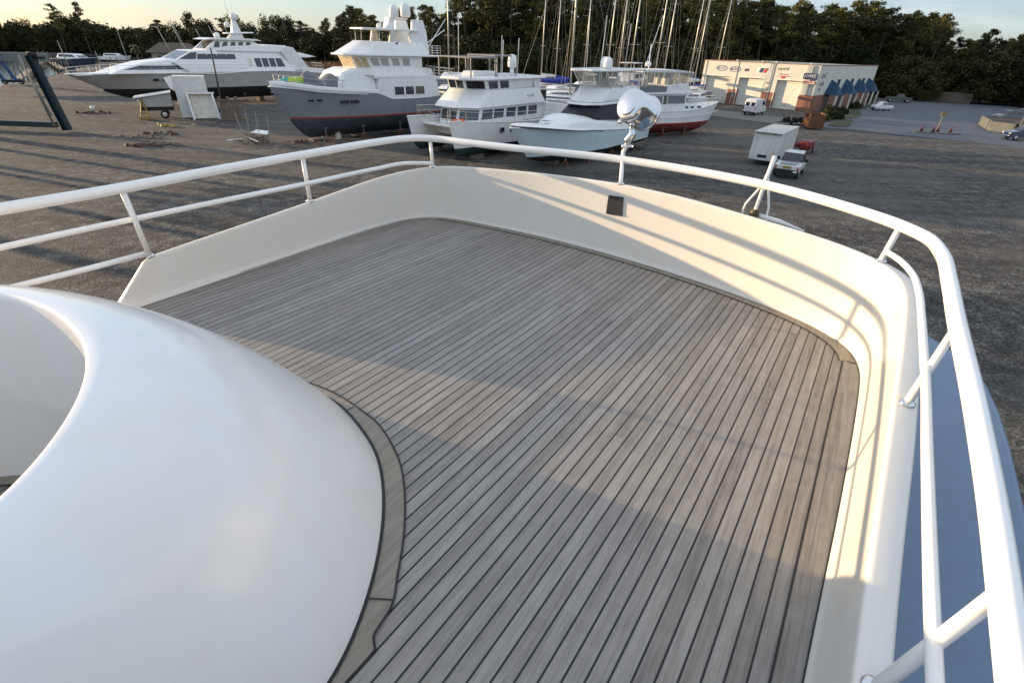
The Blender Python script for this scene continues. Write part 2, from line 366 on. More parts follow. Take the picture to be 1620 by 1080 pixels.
obj('caulk_seam', strip(mo, -.004, .004, .008), caulk_m, cm)
foot = [p for p in Bc if p[1] > -2.1 and p[0] > -2.6]
obj('caulk_seam', strip(foot, -.010, .010, .009), caulk_m, cm)
js = MB()
for (px, py), (qx, qy) in (((582, 948), (621, 950)), ((537, 655), (560, 645))):
    a_, b_ = dk(px, py, .0), dk(qx, qy, .0); t = (b_-a_).normalized(); s_ = Vector((-t.y, t.x, 0))*.003
    js.add([a_-s_+Vector((0, 0, .0085)), a_+s_+Vector((0, 0, .0085)), b_+s_+Vector((0, 0, .0085)), b_-s_+Vector((0, 0, .0085))], [(0, 1, 2, 3)]); obj('caulk_seam', js, caulk_m, cm); js = MB()
# inside the cockpit: margin along the wall foot
inn = [(t[0]-(b[0]-t[0])/math.dist(t, b)*.10, t[1]-(b[1]-t[1])/math.dist(t, b)*.10) for t, b in zip(T, Bc)]
obj('cockpit_margin', strip(inn, -.10, -.006, .004), teak_b, yacht); obj('cockpit_seam', strip(inn, -.008, .004, .008), caulk_m, yacht); obj('cockpit_seam', strip(inn, -.108, -.10, .008), caulk_m, yacht)
# ---- rails
RZ = .80
railpx = [(-60, 341), (0, 331), (100, 314), (197, 297), (340, 270), (480, 245), (600, 224.5), (640, 219.5), (662, 218.5), (684, 219.5), (740, 226), (800, 233), (990, 253.5), (1100, 271), (1220, 295), (1330, 325), (1430, 359), (1466, 376), (1490, 402), (1502, 445), (1512, 500), (1546, 660), (1575, 830), (1597, 1000), (1608, 1090)]
rz = [RZ]*17+[.80, .80, .79, .785, .77, .75, .73, .72]
rp = [tuple(dk(x, y, z)) for (x, y), z in zip(railpx, rz)]
rp = rp+[(rp[-1][0]-.02, rp[-1][1]-1, .71), (rp[-1][0]-.06, rp[-1][1]-3, .70)]
rp = [(rp[0][0]+.05, rp[0][1]-2.2, RZ)]+rp
rps = cr(rp, 240)
rr = [float(np.interp(i, [0, 150, 190, 239], [.033, .033, .029, .024])) for i in range(240)]
rail = obj('handrail', MB().tube(rps, rr, 14), rail_w, yacht, smooth=True, ang=50)
def near_rail(p, P=rps): return min(P, key=lambda q: math.dist(q[:2], p[:2]))
def dkr(px, py, P):        # rail point that projects nearest to a pixel
    o = YI @ Vector((0, 0, HC)); d = (YI.to_3x3() @ direction(px, py)).normalized()
    return Vector(min(P, key=lambda q: ((Vector(q)-o)-d*d.dot(Vector(q)-o)).length))
def capz(px, py):
    z = .4
    for _ in range(6): p = dk(px, py, z); z = ztop(p.x, p.y)
    return dk(px, py, z)
stan = [((242, 403), (197, 295), .018), ((493, 322), (480, 246), .018), ((684, 262), (683, 222), .018), ((983, 290), (990, 250), .018), ((1398, 413), (1430, 359), .018), ((1425, 632), (1503, 513), .016), ((1393, 1076), (1572, 940), .016)]
tops = []
for b, t, r in stan:
    p0 = dkr(*b, cap_path)
    p1 = dkr(*t, rps); tops.append((p0, p1))
    st = obj('stanchion', MB().tube([p0-Vector((0, 0, .01)), p1], r, 12), rail_w, yacht, smooth=True, ang=50)
    obj('base_flange', MB().lathe([(r*1.8, -.004), (r*1.8, .006), (r*1.2, .012)], 14, None, p0), steel, st, smooth=True)
for y0 in (-1.4,):
    p0 = Vector((-3.86+.03, y0, .0)); 
# intermediate rails
def zline(pts, z0, z1):
    n = len(pts); return [tuple(dk(x, y, z0+(z1-z0)*i/(n-1))) for i, (x, y) in enumerate(pts)]
zm = lambda k: tops[k][0].z+(tops[k][1].z-tops[k][0].z)*.0
# port middle rail: height taken where it crosses the stanchions
def cross(k, f): return tops[k][0].lerp(tops[k][1], f)
m1 = cross(0, .53); m2 = cross(1, .50); m3 = cross(2, .12)
mpx = [(-60, 405), (0, 392), (100, 370), (215, 346), (350, 318), (488, 290), (600, 266), (640, 258.5), (683, 256.5)]
mz = np.interp([p[0] for p in mpx], [0, 217, 488, 683], [m1.z, m1.z, m2.z, m3.z])
mpp = [tuple(dk(x, y, float(z))) for (x, y), z in zip(mpx, mz)]
mpp = [(mpp[0][0], mpp[0][1]-2, mpp[0][2])]+mpp; mpp[-1] = tuple(m3)
obj('middle_rail', MB().tube(cr(mpp, 90), .019, 12), rail_w, yacht, smooth=True, ang=50)
l1 = cross(0, .05)
lpx = [(-40, 469), (50, 447), (140, 425), (237, 401)]
lpp = [tuple(dk(x, y, l1.z-.0)) for x, y in lpx]; lpp[-1] = tuple(l1); lpp = [(-3.80, -2.2, lpp[0][2])]+lpp
obj('lower_rail', MB().tube(lpp, .018, 12), rail_w, yacht, smooth=True, ang=50)
s1 = cross(4, .28); s2 = cross(5, .46); s3 = cross(6, .5)
spx = [(1407, 402), (1425, 413), (1444, 434), (1454, 462), (1458, 500), (1462, 560), (1464, 590), (1467, 720), (1471, 860), (1476, 1000), (1480, 1095)]
szz = np.interp([p[1] for p in spx], [402, 590, 1020, 1095], [s1.z, s2.z, s3.z, s3.z-.01])
spp = [tuple(dk(x, y, float(z))) for (x, y), z in zip(spx, szz)]; spp[0] = tuple(s1)
spp += [(spp[-1][0]-.05, spp[-1][1]-2.5, spp[-1][2])]
obj('middle_rail', MB().tube(cr(spp, 120), .0165, 12), rail_w, yacht, smooth=True, ang=50)
# more stanchions behind the camera so the rails stand on something
for x, y, z, xr, zr in ((.28, -1.4, .3, .36, .71), (-3.86, -.9, -.02, -3.72, .8)):
    obj('stanchion', MB().tube([(x, y, z), (xr, y, zr)], .016, 10), rail_w, yacht, smooth=True, ang=50)
# ---- searchlight on its bracket
pb, pt_ = tops[3]
o_ = YI @ Vector((0, 0, HC))
sd = (pt_-pb).normalized(); st_top = pt_+sd*.11
sl = obj('searchlight_post', MB().tube([pt_, st_top], .018, 12), rail_w, yacht, smooth=True, ang=50)
def ray_at_y(px, py, y):
    d = YI.to_3x3() @ direction(px, py); t = (y-o_.y)/d.y; return o_+d*t
Y0 = st_top.y
cen = ray_at_y(1007, 172, Y0+.02)
slm = obj('searchlight', MB(), steel, yacht)
arm = MB(); foot_p = ray_at_y(992, 231, Y0); obj('post_extension', MB().tube([st_top-sd*.02, foot_p], .018, 12), rail_w, slm, smooth=True, ang=50)
arm.lathe([(.055, 0), (.055, .012), (.03, .02)], 16, None, foot_p-Vector((0, 0, .006)))
neck = ray_at_y(1001, 212, Y0); top_ = ray_at_y(999, 196, Y0)
arm.tube([foot_p, foot_p.lerp(neck, .5)+Vector((-.012, 0, 0)), neck, top_], [.03, .042, .034, .02], 12)
for q_ in ((984, 232), (1001, 232)):
    p_ = ray_at_y(*q_, Y0-.03); arm.lathe([(.008, -.012), (.008, .012)], 8, None, p_)
obj('bracket', arm, steel, slm, smooth=True, ang=40)
scr = (YI.to_3x3() @ (RW @ Vector((1, 0, 0)))).normalized(); sup = (YI.to_3x3() @ (RW @ Vector((0, 1, 0)))).normalized(); sfw = (YI.to_3x3() @ (RW @ Vector((0, 0, -1)))).normalized()
vw = (YI.to_3x3() @ direction(1006, 172)).normalized(); vr = vw.cross(sup).normalized(); vu = vr.cross(vw)
ax = (vr*.56+vu*-.33+vw*.76).normalized()     # lamp points away, down right
Q = ax.to_track_quat('Z', 'Y').to_matrix()
rL = .138
body = [(.002, -.136), (.078, -.136), (.084, -.134), (.086, -.127), (.092, -.125), (.112, -.122), (.124, -.116), (.132, -.104), (.136, -.088), (rL, -.07), (rL, -.03), (rL, .105), (rL+.003, .108), (rL+.003, .114), (rL, .117), (rL, .13), (rL+.008, .134), (rL+.011, .142), (rL+.011, .15), (rL+.004, .156), (rL-.01, .152)]
obj('lamp_housing', MB().lathe(body, 64, Q, cen), steel, slm, smooth=True, ang=28)
obj('lamp_lens', MB().lathe([(rL-.006, .145), (rL*.6, .158), (.01, .162)], 30, Q, cen), lamp, slm, smooth=True)
hd = MB(); hc = cen+Q @ Vector((0, 0, -.12))
kn = Q.inverted() @ (top_-cen)
hd.tube([top_, cen+(top_-cen)*.55+Q @ Vector((0, 0, -.03))], .02, 10)
kd = (top_-cen); kd = (kd-ax*kd.dot(ax)).normalized()
k0 = cen+kd*.128+ax*-.07
hd.tube([k0-scr*.05, k0+scr*.03], .014, 10); hd.tube([k0-scr*.05, k0-scr*.05-ax*.01], .022, 10)
k1 = cen+kd*(rL+.001)+ax*.03
obj('bracket_pivot', hd, steel, slm, smooth=True, ang=40)
side = kd.cross(ax).normalized()
obj('rating_plate', MB().quadp([k1-side*.010-ax*.045, k1+side*.010-ax*.045, k1+side*.010-ax*.02, k1-side*.010-ax*.02], .003, inward=cen), blackp, slm)
# ---- flag staff / tripod outside the forward bulwark
Y1 = 4.42
stf = obj('signal_mast', MB(), rail_w, yacht)
a0 = ray_at_y(1226, 247, Y1); a1 = ray_at_y(1213, 282, Y1); a2 = ray_at_y(1196, 330, Y1); 
obj('mast_pole', MB().tube([a2+(a2-a1)*.25, a2, a1, a0], [.014, .014, .015, .017], 12), rail_w, stf, smooth=True, ang=50)
for pts in ([(1213, 276), (1206, 293), (1180, 322), (1175, 333), (1174, 342)], [(1215, 276), (1216, 300), (1216, 328), (1213, 340), (1212, 350)]):
    obj('mast_leg', MB().tube([ray_at_y(x, y, Y1+.03) for x, y in pts], .009, 10), rail_w, stf, smooth=True, ang=50)
b0 = ray_at_y(1192, 342, Y1)
obj('mast_socket', MB().lathe([(.034, -.06), (.036, .03), (.030, .045), (.028, .055)], 18, None, b0), brass, stf, smooth=True, ang=40)
obj('stowed_pole', MB().tube([ray_at_y(1198, 340, Y1+.02), ray_at_y(1213, 344, Y1+.02), ray_at_y(1233, 350, Y1), ray_at_y(1272, 366, Y1-.05)], [.016, .016, .016, .008], 10), rail_w, stf, smooth=True, ang=50)
obj('mast_bracket', MB().box(b0.x-.13, b0.x+.22, 4.08, b0.y+.07, b0.z-.10, b0.z-.065), rail_w, stf, bevel=.006)
# ---- brow, house and hull below
brow = cr([(-4.6, -9), (-4.65, 1), (-4.6, 3.6), (-4.1, 4.6), (-3, 5.0), (-1.7, 5.1), (-.4, 5.05), (.62, 5.06), (.98, 4.94), (1.2, 4.68), (1.29, 4.2), (1.31, 3.6), (1.29, 3.0), (1.26, 2.2), (1.2, 0), (1.05, -4), (.95, -9)], 90)
bt = [(CC+.2+(x-CC-.2)*.985, y-.06) for x, y in brow]
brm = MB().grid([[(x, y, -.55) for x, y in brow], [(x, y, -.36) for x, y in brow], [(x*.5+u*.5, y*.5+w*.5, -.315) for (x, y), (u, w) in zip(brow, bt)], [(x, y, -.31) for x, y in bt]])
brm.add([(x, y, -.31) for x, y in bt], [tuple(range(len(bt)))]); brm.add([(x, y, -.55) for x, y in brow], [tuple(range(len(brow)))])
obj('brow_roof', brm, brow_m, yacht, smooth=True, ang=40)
0 and obj('brow_gutter', MB().tube([(x+.004, y, -.30) for x, y in brow if x > .5 and y < 4.6], .012, 8), brow_m, yacht, smooth=True)
hp = [(-4.1, -12), (-4.2, 3), (-3.2, 4.3), (-1.7, 4.6), (-.2, 4.3), (.75, 3), (.65, -12)]
obj('deckhouse', MB().prism(hp, -3.1, -.56), boatw, yacht)
wl = MB(); wl.box(.70, .735, -9, 2.4, -2.2, -1.1); obj('window', wl, glass, yacht)
wl = MB(); wl.box(-4.235, -4.20, -9, 2.2, -2.2, -1.1); obj('window', wl, glass, yacht)
HLs = []
for k in range(21):
    t = k/20; y = 8.6-t*30.6; hb = 3.35*min(1, (t/.42+.0001))**.62; hw = hb*(.72+.22*min(1, t*2.5)); s_ = -2.6-.5*t
    rk = max(0, 1-t*6)
    HLs.append([(y-rk*3.2, hw*.0, -7.0+rk*1.6), (y-rk*2.4, hw*.8, -6.2+rk*.6), (y-rk*1.4, hw, -5.3), (y-rk*.7, (hw+hb)/2, -4.1), (y, hb, s_)])
hm = MB(); cx = -1.73
hm.grid([[(cx+x, y, z) for y, x, z in r] for r in HLs]); hm.grid([[(cx-x, y, z) for y, x, z in r] for r in HLs])
obj('hull', hm, boatw, yacht, smooth=True)
dm = MB(); pts = [(cx+r[-1][1]-.02, r[-1][0], r[-1][2]-.25) for r in HLs]; pts2 = [(cx-r[-1][1]+.02, r[-1][0], r[-1][2]-.25) for r in HLs]
dm.grid([pts, pts2]); obj('main_deck', dm, teak_b, yacht)
for yy in (6.0, -2, -10, -18):
    pass
# ------------------------------------------------------------------ ground, water, road
SH = [(-420, 20), (-150, 40)]+[tuple(at(*p))[:2] for p in ((-60, 140), (0, 134.5), (34, 130), (70, 122), (100, 113), (130, 105), (180, 100), (236, 98), (246, 92))]
far_sh = [tuple(at(*p))[:2] for p in ((236, 87), (180, 85.5), (100, 84.5), (40, 83.6), (-40, 83))]+[(-420, 330)]
WP = SH+far_sh
def inwater(x, y):
    c = False; n = len(WP)
    for i in range(n):
        x0, y0 = WP[i]; x1, y1 = WP[(i+1) % n]
        if (y0 > y) != (y1 > y) and x < (x1-x0)*(y-y0)/(y1-y0)+x0: c = not c
    return c
def dist_edge(x, y):
    b = 1e9; n = len(WP)
    for i in range(n):
        x0, y0 = WP[i]; x1, y1 = WP[(i+1) % n]; dx, dy = x1-x0, y1-y0; t = max(0, min(1, ((x-x0)*dx+(y-y0)*dy)/(dx*dx+dy*dy)))
        b = min(b, math.hypot(x-x0-t*dx, y-y0-t*dy))
    return b
xs = list(np.arange(-420, -60, 5.0))+list(np.arange(-60, 130, 2.0))+list(np.arange(130, 420, 15.0)); xs = [-4000, -1500, -800]+xs+[800, 1500, 4000]
ys = [-4000, -1000, -200]+list(np.arange(-40, 130, 2.0))+list(np.arange(130, 380, 5.0))+[500, 800, 1500, 4000]
gm = MB(); rows = []
for y in ys:
    r = []
    for x in xs:
        z = 0.0
        if -425 < x < -80 and 15 < y < 340:
            d = dist_edge(x, y); z = -min(3.0, d*.45) if inwater(x, y) else 0
        elif 0 < y < 200 and -60 < x < 130: z = (mnoise.noise(Vector((x*.09, y*.09, 1)))-.2)*.06
        r.append((x, y, z))
    rows.append(r)
gm.grid(rows)
def ground_mat():
    m = bpy.data.materials.new('yard gravel'); m.use_nodes = True; nt = m.node_tree; b = nt.nodes['Principled BSDF']
    tc = N(nt, 'ShaderNodeTexCoord'); P = tc.outputs['Object']
    fine = N(nt, 'ShaderNodeTexNoise', Scale=9.0, Detail=10.0, Roughness=.75); nt.links.new(P, fine.inputs['Vector'])
    vor = N(nt, 'ShaderNodeTexVoronoi', Scale=11.0); nt.links.new(P, vor.inputs['Vector'])
    med = N(nt, 'ShaderNodeTexNoise', Scale=1.1, Detail=8.0, Roughness=.7); nt.links.new(P, med.inputs['Vector'])
    big = N(nt, 'ShaderNodeTexNoise', Scale=.06, Detail=7.0, Roughness=.6, Distortion=.6); nt.links.new(P, big.inputs['Vector'])
    mp = N(nt, 'ShaderNodeMapping'); mp.inputs['Rotation'].default_value = (0, 0, .6); mp.inputs['Scale'].default_value = (.02, .35, 1); nt.links.new(P, mp.inputs[0])
    trk = N(nt, 'ShaderNodeTexNoise', Scale=1.0, Detail=6.0, Roughness=.6, Distortion=.3); nt.links.new(mp.outputs[0], trk.inputs['Vector'])
    f = math_(nt, 'ADD', math_(nt, 'MULTIPLY', fine.outputs[0], .55), math_(nt, 'MULTIPLY', med.outputs[0], .45))
    c = ramp(nt, f, [(.34, (.032, .031, .030)), (.5, (.118, .112, .102)), (.62, (.40, .38, .335))])
    st = ramp(nt, vor.outputs['Color'], [(.2, .38), (.85, 1.6)]); c = mix(nt, .7, c, st, 'MULTIPLY')
    pk = ramp(nt, big.outputs[0], [(.44, 0.0), (.60, 1.0)])
    c2 = mix(nt, math_(nt, 'MULTIPLY', pk, .7), c, (.19, .18, .157))
    tr = ramp(nt, trk.outputs[0], [(.36, .62), (.60, 1.18)]); c2 = mix(nt, .75, c2, tr, 'MULTIPLY')
    nt.links.new(c2, b.inputs['Base Color']); b.inputs['Roughness'].default_value = .92; b.inputs['Specular IOR Level'].default_value = .25
    h = math_(nt, 'ADD', math_(nt, 'MULTIPLY', fine.outputs[0], .6), math_(nt, 'MULTIPLY', vor.outputs[0], .5))
    bp = N(nt, 'ShaderNodeBump', Strength=1.0, Distance=.4); nt.links.new(h, bp.inputs['Height']); nt.links.new(bp.outputs[0], b.inputs['Normal'])
    return m
g = obj('ground', gm, ground_mat(), fix=False, smooth=True); tag(g, kind='structure')
wm = bpy.data.materials.new('water'); wm.use_nodes = True; nt = wm.node_tree; b = nt.nodes['Principled BSDF']
b.inputs['Base Color'].default_value = (.02, .03, .03, 1); b.inputs['Roughness'].default_value = .14; b.inputs['Specular IOR Level'].default_value = .8
tc = N(nt, 'ShaderNodeTexCoord'); mp = N(nt, 'ShaderNodeMapping'); mp.inputs['Scale'].default_value = (.25, .8, 1); nt.links.new(tc.outputs['Object'], mp.inputs[0])
n = N(nt, 'ShaderNodeTexNoise', Scale=.9, Detail=5.0); nt.links.new(mp.outputs[0], n.inputs['Vector']); bp = N(nt, 'ShaderNodeBump', Strength=.03, Distance=.02); nt.links.new(n.outputs[0], bp.inputs['Height']); nt.links.new(bp.outputs[0], b.inputs['Normal'])
w = obj('water', MB().add([(-425, 15, -.7), (-85, 15, -.7), (-85, 340, -.7), (-425, 340, -.7)], [(0, 1, 2, 3)]), wm, fix=False); tag(w, kind='structure')
asph = mat('asphalt', (.085, .096, .112), .8, amt=.3, scale=.5, bump=.3, bscale=30)
road = [at(1290, 201), at(1345, 206), at(1420, 214), at(1500, 222), at(1600, 232), at(1720, 246), at(1720, 172), at(1600, 168), at(1500, 164), at(1440, 161), at(1385, 155), at(1360, 171), at(1335, 185)]
rm = MB().add([(p.x, p.y, .03) for p in road], [tuple(range(len(road)))])
tag(obj('road', rm, asph, fix=True), kind='structure')
grass_m = mat('rough lawn', (.045, .05, .018), .95, amt=.5, scale=1.2, bump=.5, bscale=20)
for i, ps in enumerate([[(1315, 192), (1334, 190), (1349, 192), (1343, 201), (1330, 202), (1310, 199)], [(1336, 176), (1358, 174), (1362, 182), (1348, 188), (1330, 188)], [(1362, 163), (1383, 160), (1381, 168), (1368, 173), (1358, 170)]]):
    pp = [at(*p) for p in ps]; cg = MB().prism([(p.x, p.y) for p in pp], -.05, .13)
    k = tag(obj('grass_verge', cg, grass_m), kind='structure')
conc = mat('concrete', (.15, .145, .13), .85, amt=.25, scale=1.5, bump=.3)
apron = [at(1100, 170), at(1278, 191), at(1262, 201), at(1092, 180)]
tag(obj('pavement', MB().add([(p.x, p.y, .05) for p in apron], [(0, 1, 2, 3)]), conc), kind='structure')
# ------------------------------------------------------------------ workshop building
Lb = at(1103, 160); hd_ = R_(-45)
ws = thing('workshop_building', 'long white workshop with brick base, three tall roller doors, signs and blue awnings', 'building', (Lb.x, Lb.y, 0), hd_)
wallm = mat('painted block wall', (.66, .63, .53), .85, amt=.10, scale=.7)
def brick_mat():
    m = bpy.data.materials.new('brick'); m.use_nodes = True; nt = m.node_tree; b = nt.nodes['Principled BSDF']
    tc = N(nt, 'ShaderNodeTexCoord'); sp = N(nt, 'ShaderNodeSeparateXYZ'); nt.links.new(tc.outputs['Object'], sp.inputs[0]); cb = N(nt, 'ShaderNodeCombineXYZ')
    nt.links.new(math_(nt, 'ADD', sp.outputs[0], sp.outputs[1]), cb.inputs[0]); nt.links.new(sp.outputs[2], cb.inputs[1])
    br = N(nt, 'ShaderNodeTexBrick', Scale=1.0); br.inputs['Brick Width'].default_value = .23; br.inputs['Row Height'].default_value = .08; br.inputs['Mortar Size'].default_value = .01
    br.inputs['Color1'].default_value = (.22, .07, .035, 1); br.inputs['Color2'].default_value = (.30, .105, .05, 1); br.inputs['Mortar'].default_value = (.25, .2, .16, 1); nt.links.new(cb.outputs[0], br.inputs['Vector'])
    nt.links.new(br.outputs[0], b.inputs['Base Color']); b.inputs['Roughness'].default_value = .9; return m
brick = brick_mat(); HB = 7.6; WX, DY = 22.4, 37.5
doors = [(1.0, 6.0), (8.0, 12.9), (15.4, 19.9)]; DH = 4.95
fm = MB(); bm_ = MB(); x = 0
for a, b_ in doors+[(WX, WX)]:
    if a > x+.01: fm.box(x, a, 0, .8, 2.75, HB); obj('brick_base', MB().box(x, a, -.03, .8, 0, 2.75), brick, ws)
    if b_ > a: fm.box(a, b_, 0, .8, DH, HB)
    x = b_
fm.box(WX-.3, WX, .8, DY, 2.75, HB); obj('brick_base', MB().box(WX-.3, WX+.03, .8, DY, 0, 2.75), brick, ws); fm.box(0, .3, .8, DY, 0, HB); fm.box(0, WX, DY-.3, DY+.01, 0, HB)
fm.box(.3, WX-.3, .8, DY-.3, HB-.9, HB-.7)
obj('wall', fm, wallm, ws)
cop = MB(); cop.box(-.08, WX+.08, -.08, .2, HB, HB+.12); cop.box(WX-.2, WX+.08, .2, DY+.1, HB, HB+.12); cop.box(-.08, .2, .2, DY+.1, HB, HB+.12); obj('coping', cop, mat('coping metal', (.30, .16, .11), .6), ws)
dm_ = mat('roller door', (.74, .72, .63), .6, amt=.08, scale=.6)
for a, b_ in doors:
    d = MB(); k = 0.0
    while k < DH-.02:
        d.box(a, b_, .72, .78, k+.01, min(k+.55, DH)); k += .56
    obj('roller_door', d, dm_, ws)
    t_ = MB(); t_.box(a-.12, a, -.04, .1, 0, DH); t_.box(b_, b_+.12, -.04, .1, 0, DH); t_.box(a-.12, b_+.12, -.04, .1, DH, DH+.12); obj('door_trim', t_, dm_, ws)
ps = MB(); ps.box(20.2, 21.2, -.45, 0, 2.75, HB-.1); 
obj('pilaster', ps, wallm, ws)
FM = lambda x, z, y=-.03: Matrix.Translation((x, y, z)) @ Matrix.Rotation(R_(90), 4, 'X')
ink_b = mat('sign ink blue grey', (.13, .15, .30), .6); ink_r = mat('sign ink red', (.42, .05, .045), .6); ink_g = mat('sign ink green', (.10, .17, .08), .6); ink_n = mat('sign navy', (.03, .045, .11), .5); ink_w = mat('sign white', (.75, .75, .72), .5)
def scribble(nm, n, m, parent, M, size, seed=1):
    # lettering too small to read in the photograph: a row of letter-like strokes
    rn = random.Random(seed); mb = MB(); x = -n*size*.33
    for k in range(n):
        w = size*.46; h = size*rn.choice((.62, .62, .9)); t = size*.12
        for kind in rn.sample(('l', 'r', 't', 'b', 'm'), 3):
            b = {'l': (x, x+t, 0, h), 'r': (x+w-t, x+w, 0, h), 't': (x, x+w, h-t, h), 'b': (x, x+w, 0, t), 'm': (x, x+w, h*.5-t/2, h*.5+t/2)}[kind]
            q = [M @ Vector((b[0], b[2]-size*.3, 0)), M @ Vector((b[1], b[2]-size*.3, 0)), M @ Vector((b[1], b[3]-size*.3, 0)), M @ Vector((b[0], b[3]-size*.3, 0))]
            mb.add(q+[p+(M.to_3x3() @ Vector((0, 0, .012))) for p in q], [(0, 1, 2, 3), (4, 5, 6, 7), (0, 1, 5, 4), (1, 2, 6, 5), (2, 3, 7, 6), (3, 0, 4, 7)])
        x += size*.62
    return obj(nm, mb, m, parent, fix=False)
def oval(nm, x, z, body):
    m = MB(); n = 40; ri = []; ro = []
    for k in range(n):
        a = 2*math.pi*k/n; ri.append((x+.98*math.cos(a), -.03, z+.40*math.sin(a))); ro.append((x+1.15*math.cos(a), -.03, z+.52*math.sin(a)))
    m.grid([ri, ro], closed=True); o = obj('sign', m, ink_b, ws); scribble('lettering', 5, ink_b, o, FM(x, z), .55, int(x))
oval('sign', 3.9, 6.35, ''); oval('sign', 6.75, 6.3, '')
s_ = obj('sign', MB().box(8.7, 9.05, -.04, 0, 6.05, 6.5).box(9.15, 9.5, -.04, 0, 6.05, 6.5), ink_n, ws); obj('sign', MB().box(9.0, 9.2, -.045, -.005, 6.2, 6.4), ink_r, ws)
sg = obj('sign', MB().box(11.0, 13.6, -.03, 0, 5.8, 6.9), ink_w, ws)
obj('emblem', MB().quadp([(11.5, -.035, 5.95), (12.2, -.035, 5.95), (12.5, -.035, 6.75), (11.8, -.035, 6.75)], .01, (12, 5, 6)), ink_n, sg); obj('emblem', MB().quadp([(12.3, -.035, 5.95), (13.0, -.035, 5.95), (13.3, -.035, 6.75), (12.6, -.035, 6.75)], .01, (12, 5, 6)), ink_r, sg)
scribble('sign_lettering', 7, ink_g, ws, FM(16.1, 6.75), .5, 4)
sr = obj('sign', MB().box(14.9, 18.0, -.03, 0, 5.35, 5.75), ink_w, ws)
sr2 = MB(); sr2.quadp([(15.0, -.035, 5.5), (17.8, -.035, 5.5), (17.8, -.035, 5.62), (15.0, -.035, 5.62)], .01, (16, 5, 5)); sr2.quadp([(16.0, -.035, 5.2), (16.6, -.035, 5.2), (16.8, -.035, 5.5), (15.9, -.035, 5.5)], .01, (16, 5, 5)); obj('emblem', sr2, ink_r, sr)
scribble('lettering', 10, ink_r, sr, FM(16.4, 5.83), .3, 9)
sj = obj('sign', MB().box(20.0, 22.3, -.55, -.47, 5.35, 6.35), ink_n, ws); text('lettering', 'JOWEZ', ink_w, sj, FM(21.15, 5.88, -.56), .60)
sk = obj('sign', MB().box(20.1, 22.2, -.55, -.47, 4.6, 5.1), mat('sign pink', (.55, .40, .33), .6), ws); scribble('lettering', 7, ink_r, sk, FM(21.1, 4.86, -.56), .36, 6)
scribble('sign_lettering', 4, ink_n, ws, FM(14.0, 4.3), .4, 2)
SM = lambda y, z: Matrix.Translation((WX+.04, y, z)) @ Matrix.Rotation(R_(90), 4, 'Z') @ Matrix.Rotation(R_(90), 4, 'X')
scribble('sign_lettering', 5, ink_n, ws, SM(2.9, 5.9), .8, 3); scribble('sign_lettering', 5, ink_n, ws, SM(3.0, 4.6), .75, 8); scribble('sign_lettering', 3, ink_n, ws, SM(2.6, 3.7), .6, 5)
aw_m = mat('blue awning', (.012, .05, .11), .8, amt=.25, scale=1)
for y in (8, 17, 25.5, 33):
    a_ = MB(); a_.add([(WX+.04, y-2, 2.9), (WX+2.4, y-2, 2.7), (WX+2.4, y+2, 2.7), (WX+.04, y+2, 2.9), (WX+.04, y, 5.3), (WX+1.3, y, 4.6)], [(0, 1, 5, 4), (1, 2, 5), (2, 3, 4, 5), (3, 0, 4), (0, 3, 2, 1)])
    obj('awning', a_, aw_m, ws)
    obj('column', MB().box(WX+2.15, WX+2.45, y-2.05, y-1.75, 0, 2.7), wallm, ws); obj('column', MB().box(WX+2.15, WX+2.45, y+1.75, y+2.05, 0, 2.7), wallm, ws)
    d_ = obj('entrance_door', MB().box(WX+.03, WX+.08, y-.9, y+.9, 0, 2.3), glassb, ws)
for y in (12.5, 21.2, 29.3):
    f_ = obj('window', MB().box(WX+.02, WX+.09, y-1, y+1, 3.6, 5.4), wallm, ws); obj('pane', MB().box(WX+.09, WX+.10, y-.85, y+.85, 3.75, 5.25), glassb, f_)
for x in (.5, 7.2, 14.3): obj('downpipe', MB().tube([(x, -.09, HB), (x, -.09, .1)], .06, 6), wallm, ws)
for a, b_ in doors: obj('door_sill', MB().box(a, b_, .3, .72, 0, .06), conc, ws); obj('door_handle', MB().box((a+b_)/2-.15, (a+b_)/2+.15, .66, .72, .7, .76), dark, ws)
obj('wall_vent', MB().box(13.6, 14.0, -.12, 0, 3.2, 3.6), alu, ws); obj('electric_box', MB().box(7.3, 7.75, -.2, -.03, 1.2, 2.0), galv, ws)
for x in (7.0, 12.0, 14.6, 20.7):
    obj('roof_lamp', MB().tube([(x, -.02, HB-.1), (x, -.35, HB+.35), (x, -.6, HB+.3)], .04, 6).box(x-.12, x+.12, -.75, -.5, HB+.2, HB+.34), boatw, ws)
# ------------------------------------------------------------------ vehicles
tyre_m = dark; rim_m = alu
def wheel(parent, x, y, r=.36, w=.24):
    Q = Matrix.Rotation(R_(90), 3, 'X'); o = obj('wheel', MB().lathe([(r*.62, -w/2), (r*.93, -w/2), (r, -w*.35), (r, w*.35), (r*.93, w/2), (r*.62, w/2)], 18, Q, (x, y, r)), tyre_m, parent, smooth=True, ang=40)
    obj('rim', MB().lathe([(.02, -w*.52), (r*.3, -w*.54), (r*.62, -w*.50), (r*.62, w*.50), (r*.3, w*.54), (.02, w*.52)], 12, Q, (x, y, r)), rim_m, o, smooth=True, ang=40); return o
def body_ext(prof, w, tw=None, zt=None):
    # side profile (x,z) extruded across +-w, narrowing above zt
    m = MB(); wf = lambda z: w if tw is None or z <= zt[0] else w+(tw-w)*min(1, (z-zt[0])/(zt[1]-zt[0]))
    n = len(prof); vs = [(x, -wf(z), z) for x, z in prof]+[(x, wf(z), z) for x, z in prof]
    m.add(vs, [tuple(range(n)), tuple(range(2*n-1, n-1, -1))]+[(i, n+i, n+(i+1) % n, (i+1) % n) for i in range(n)]); return m
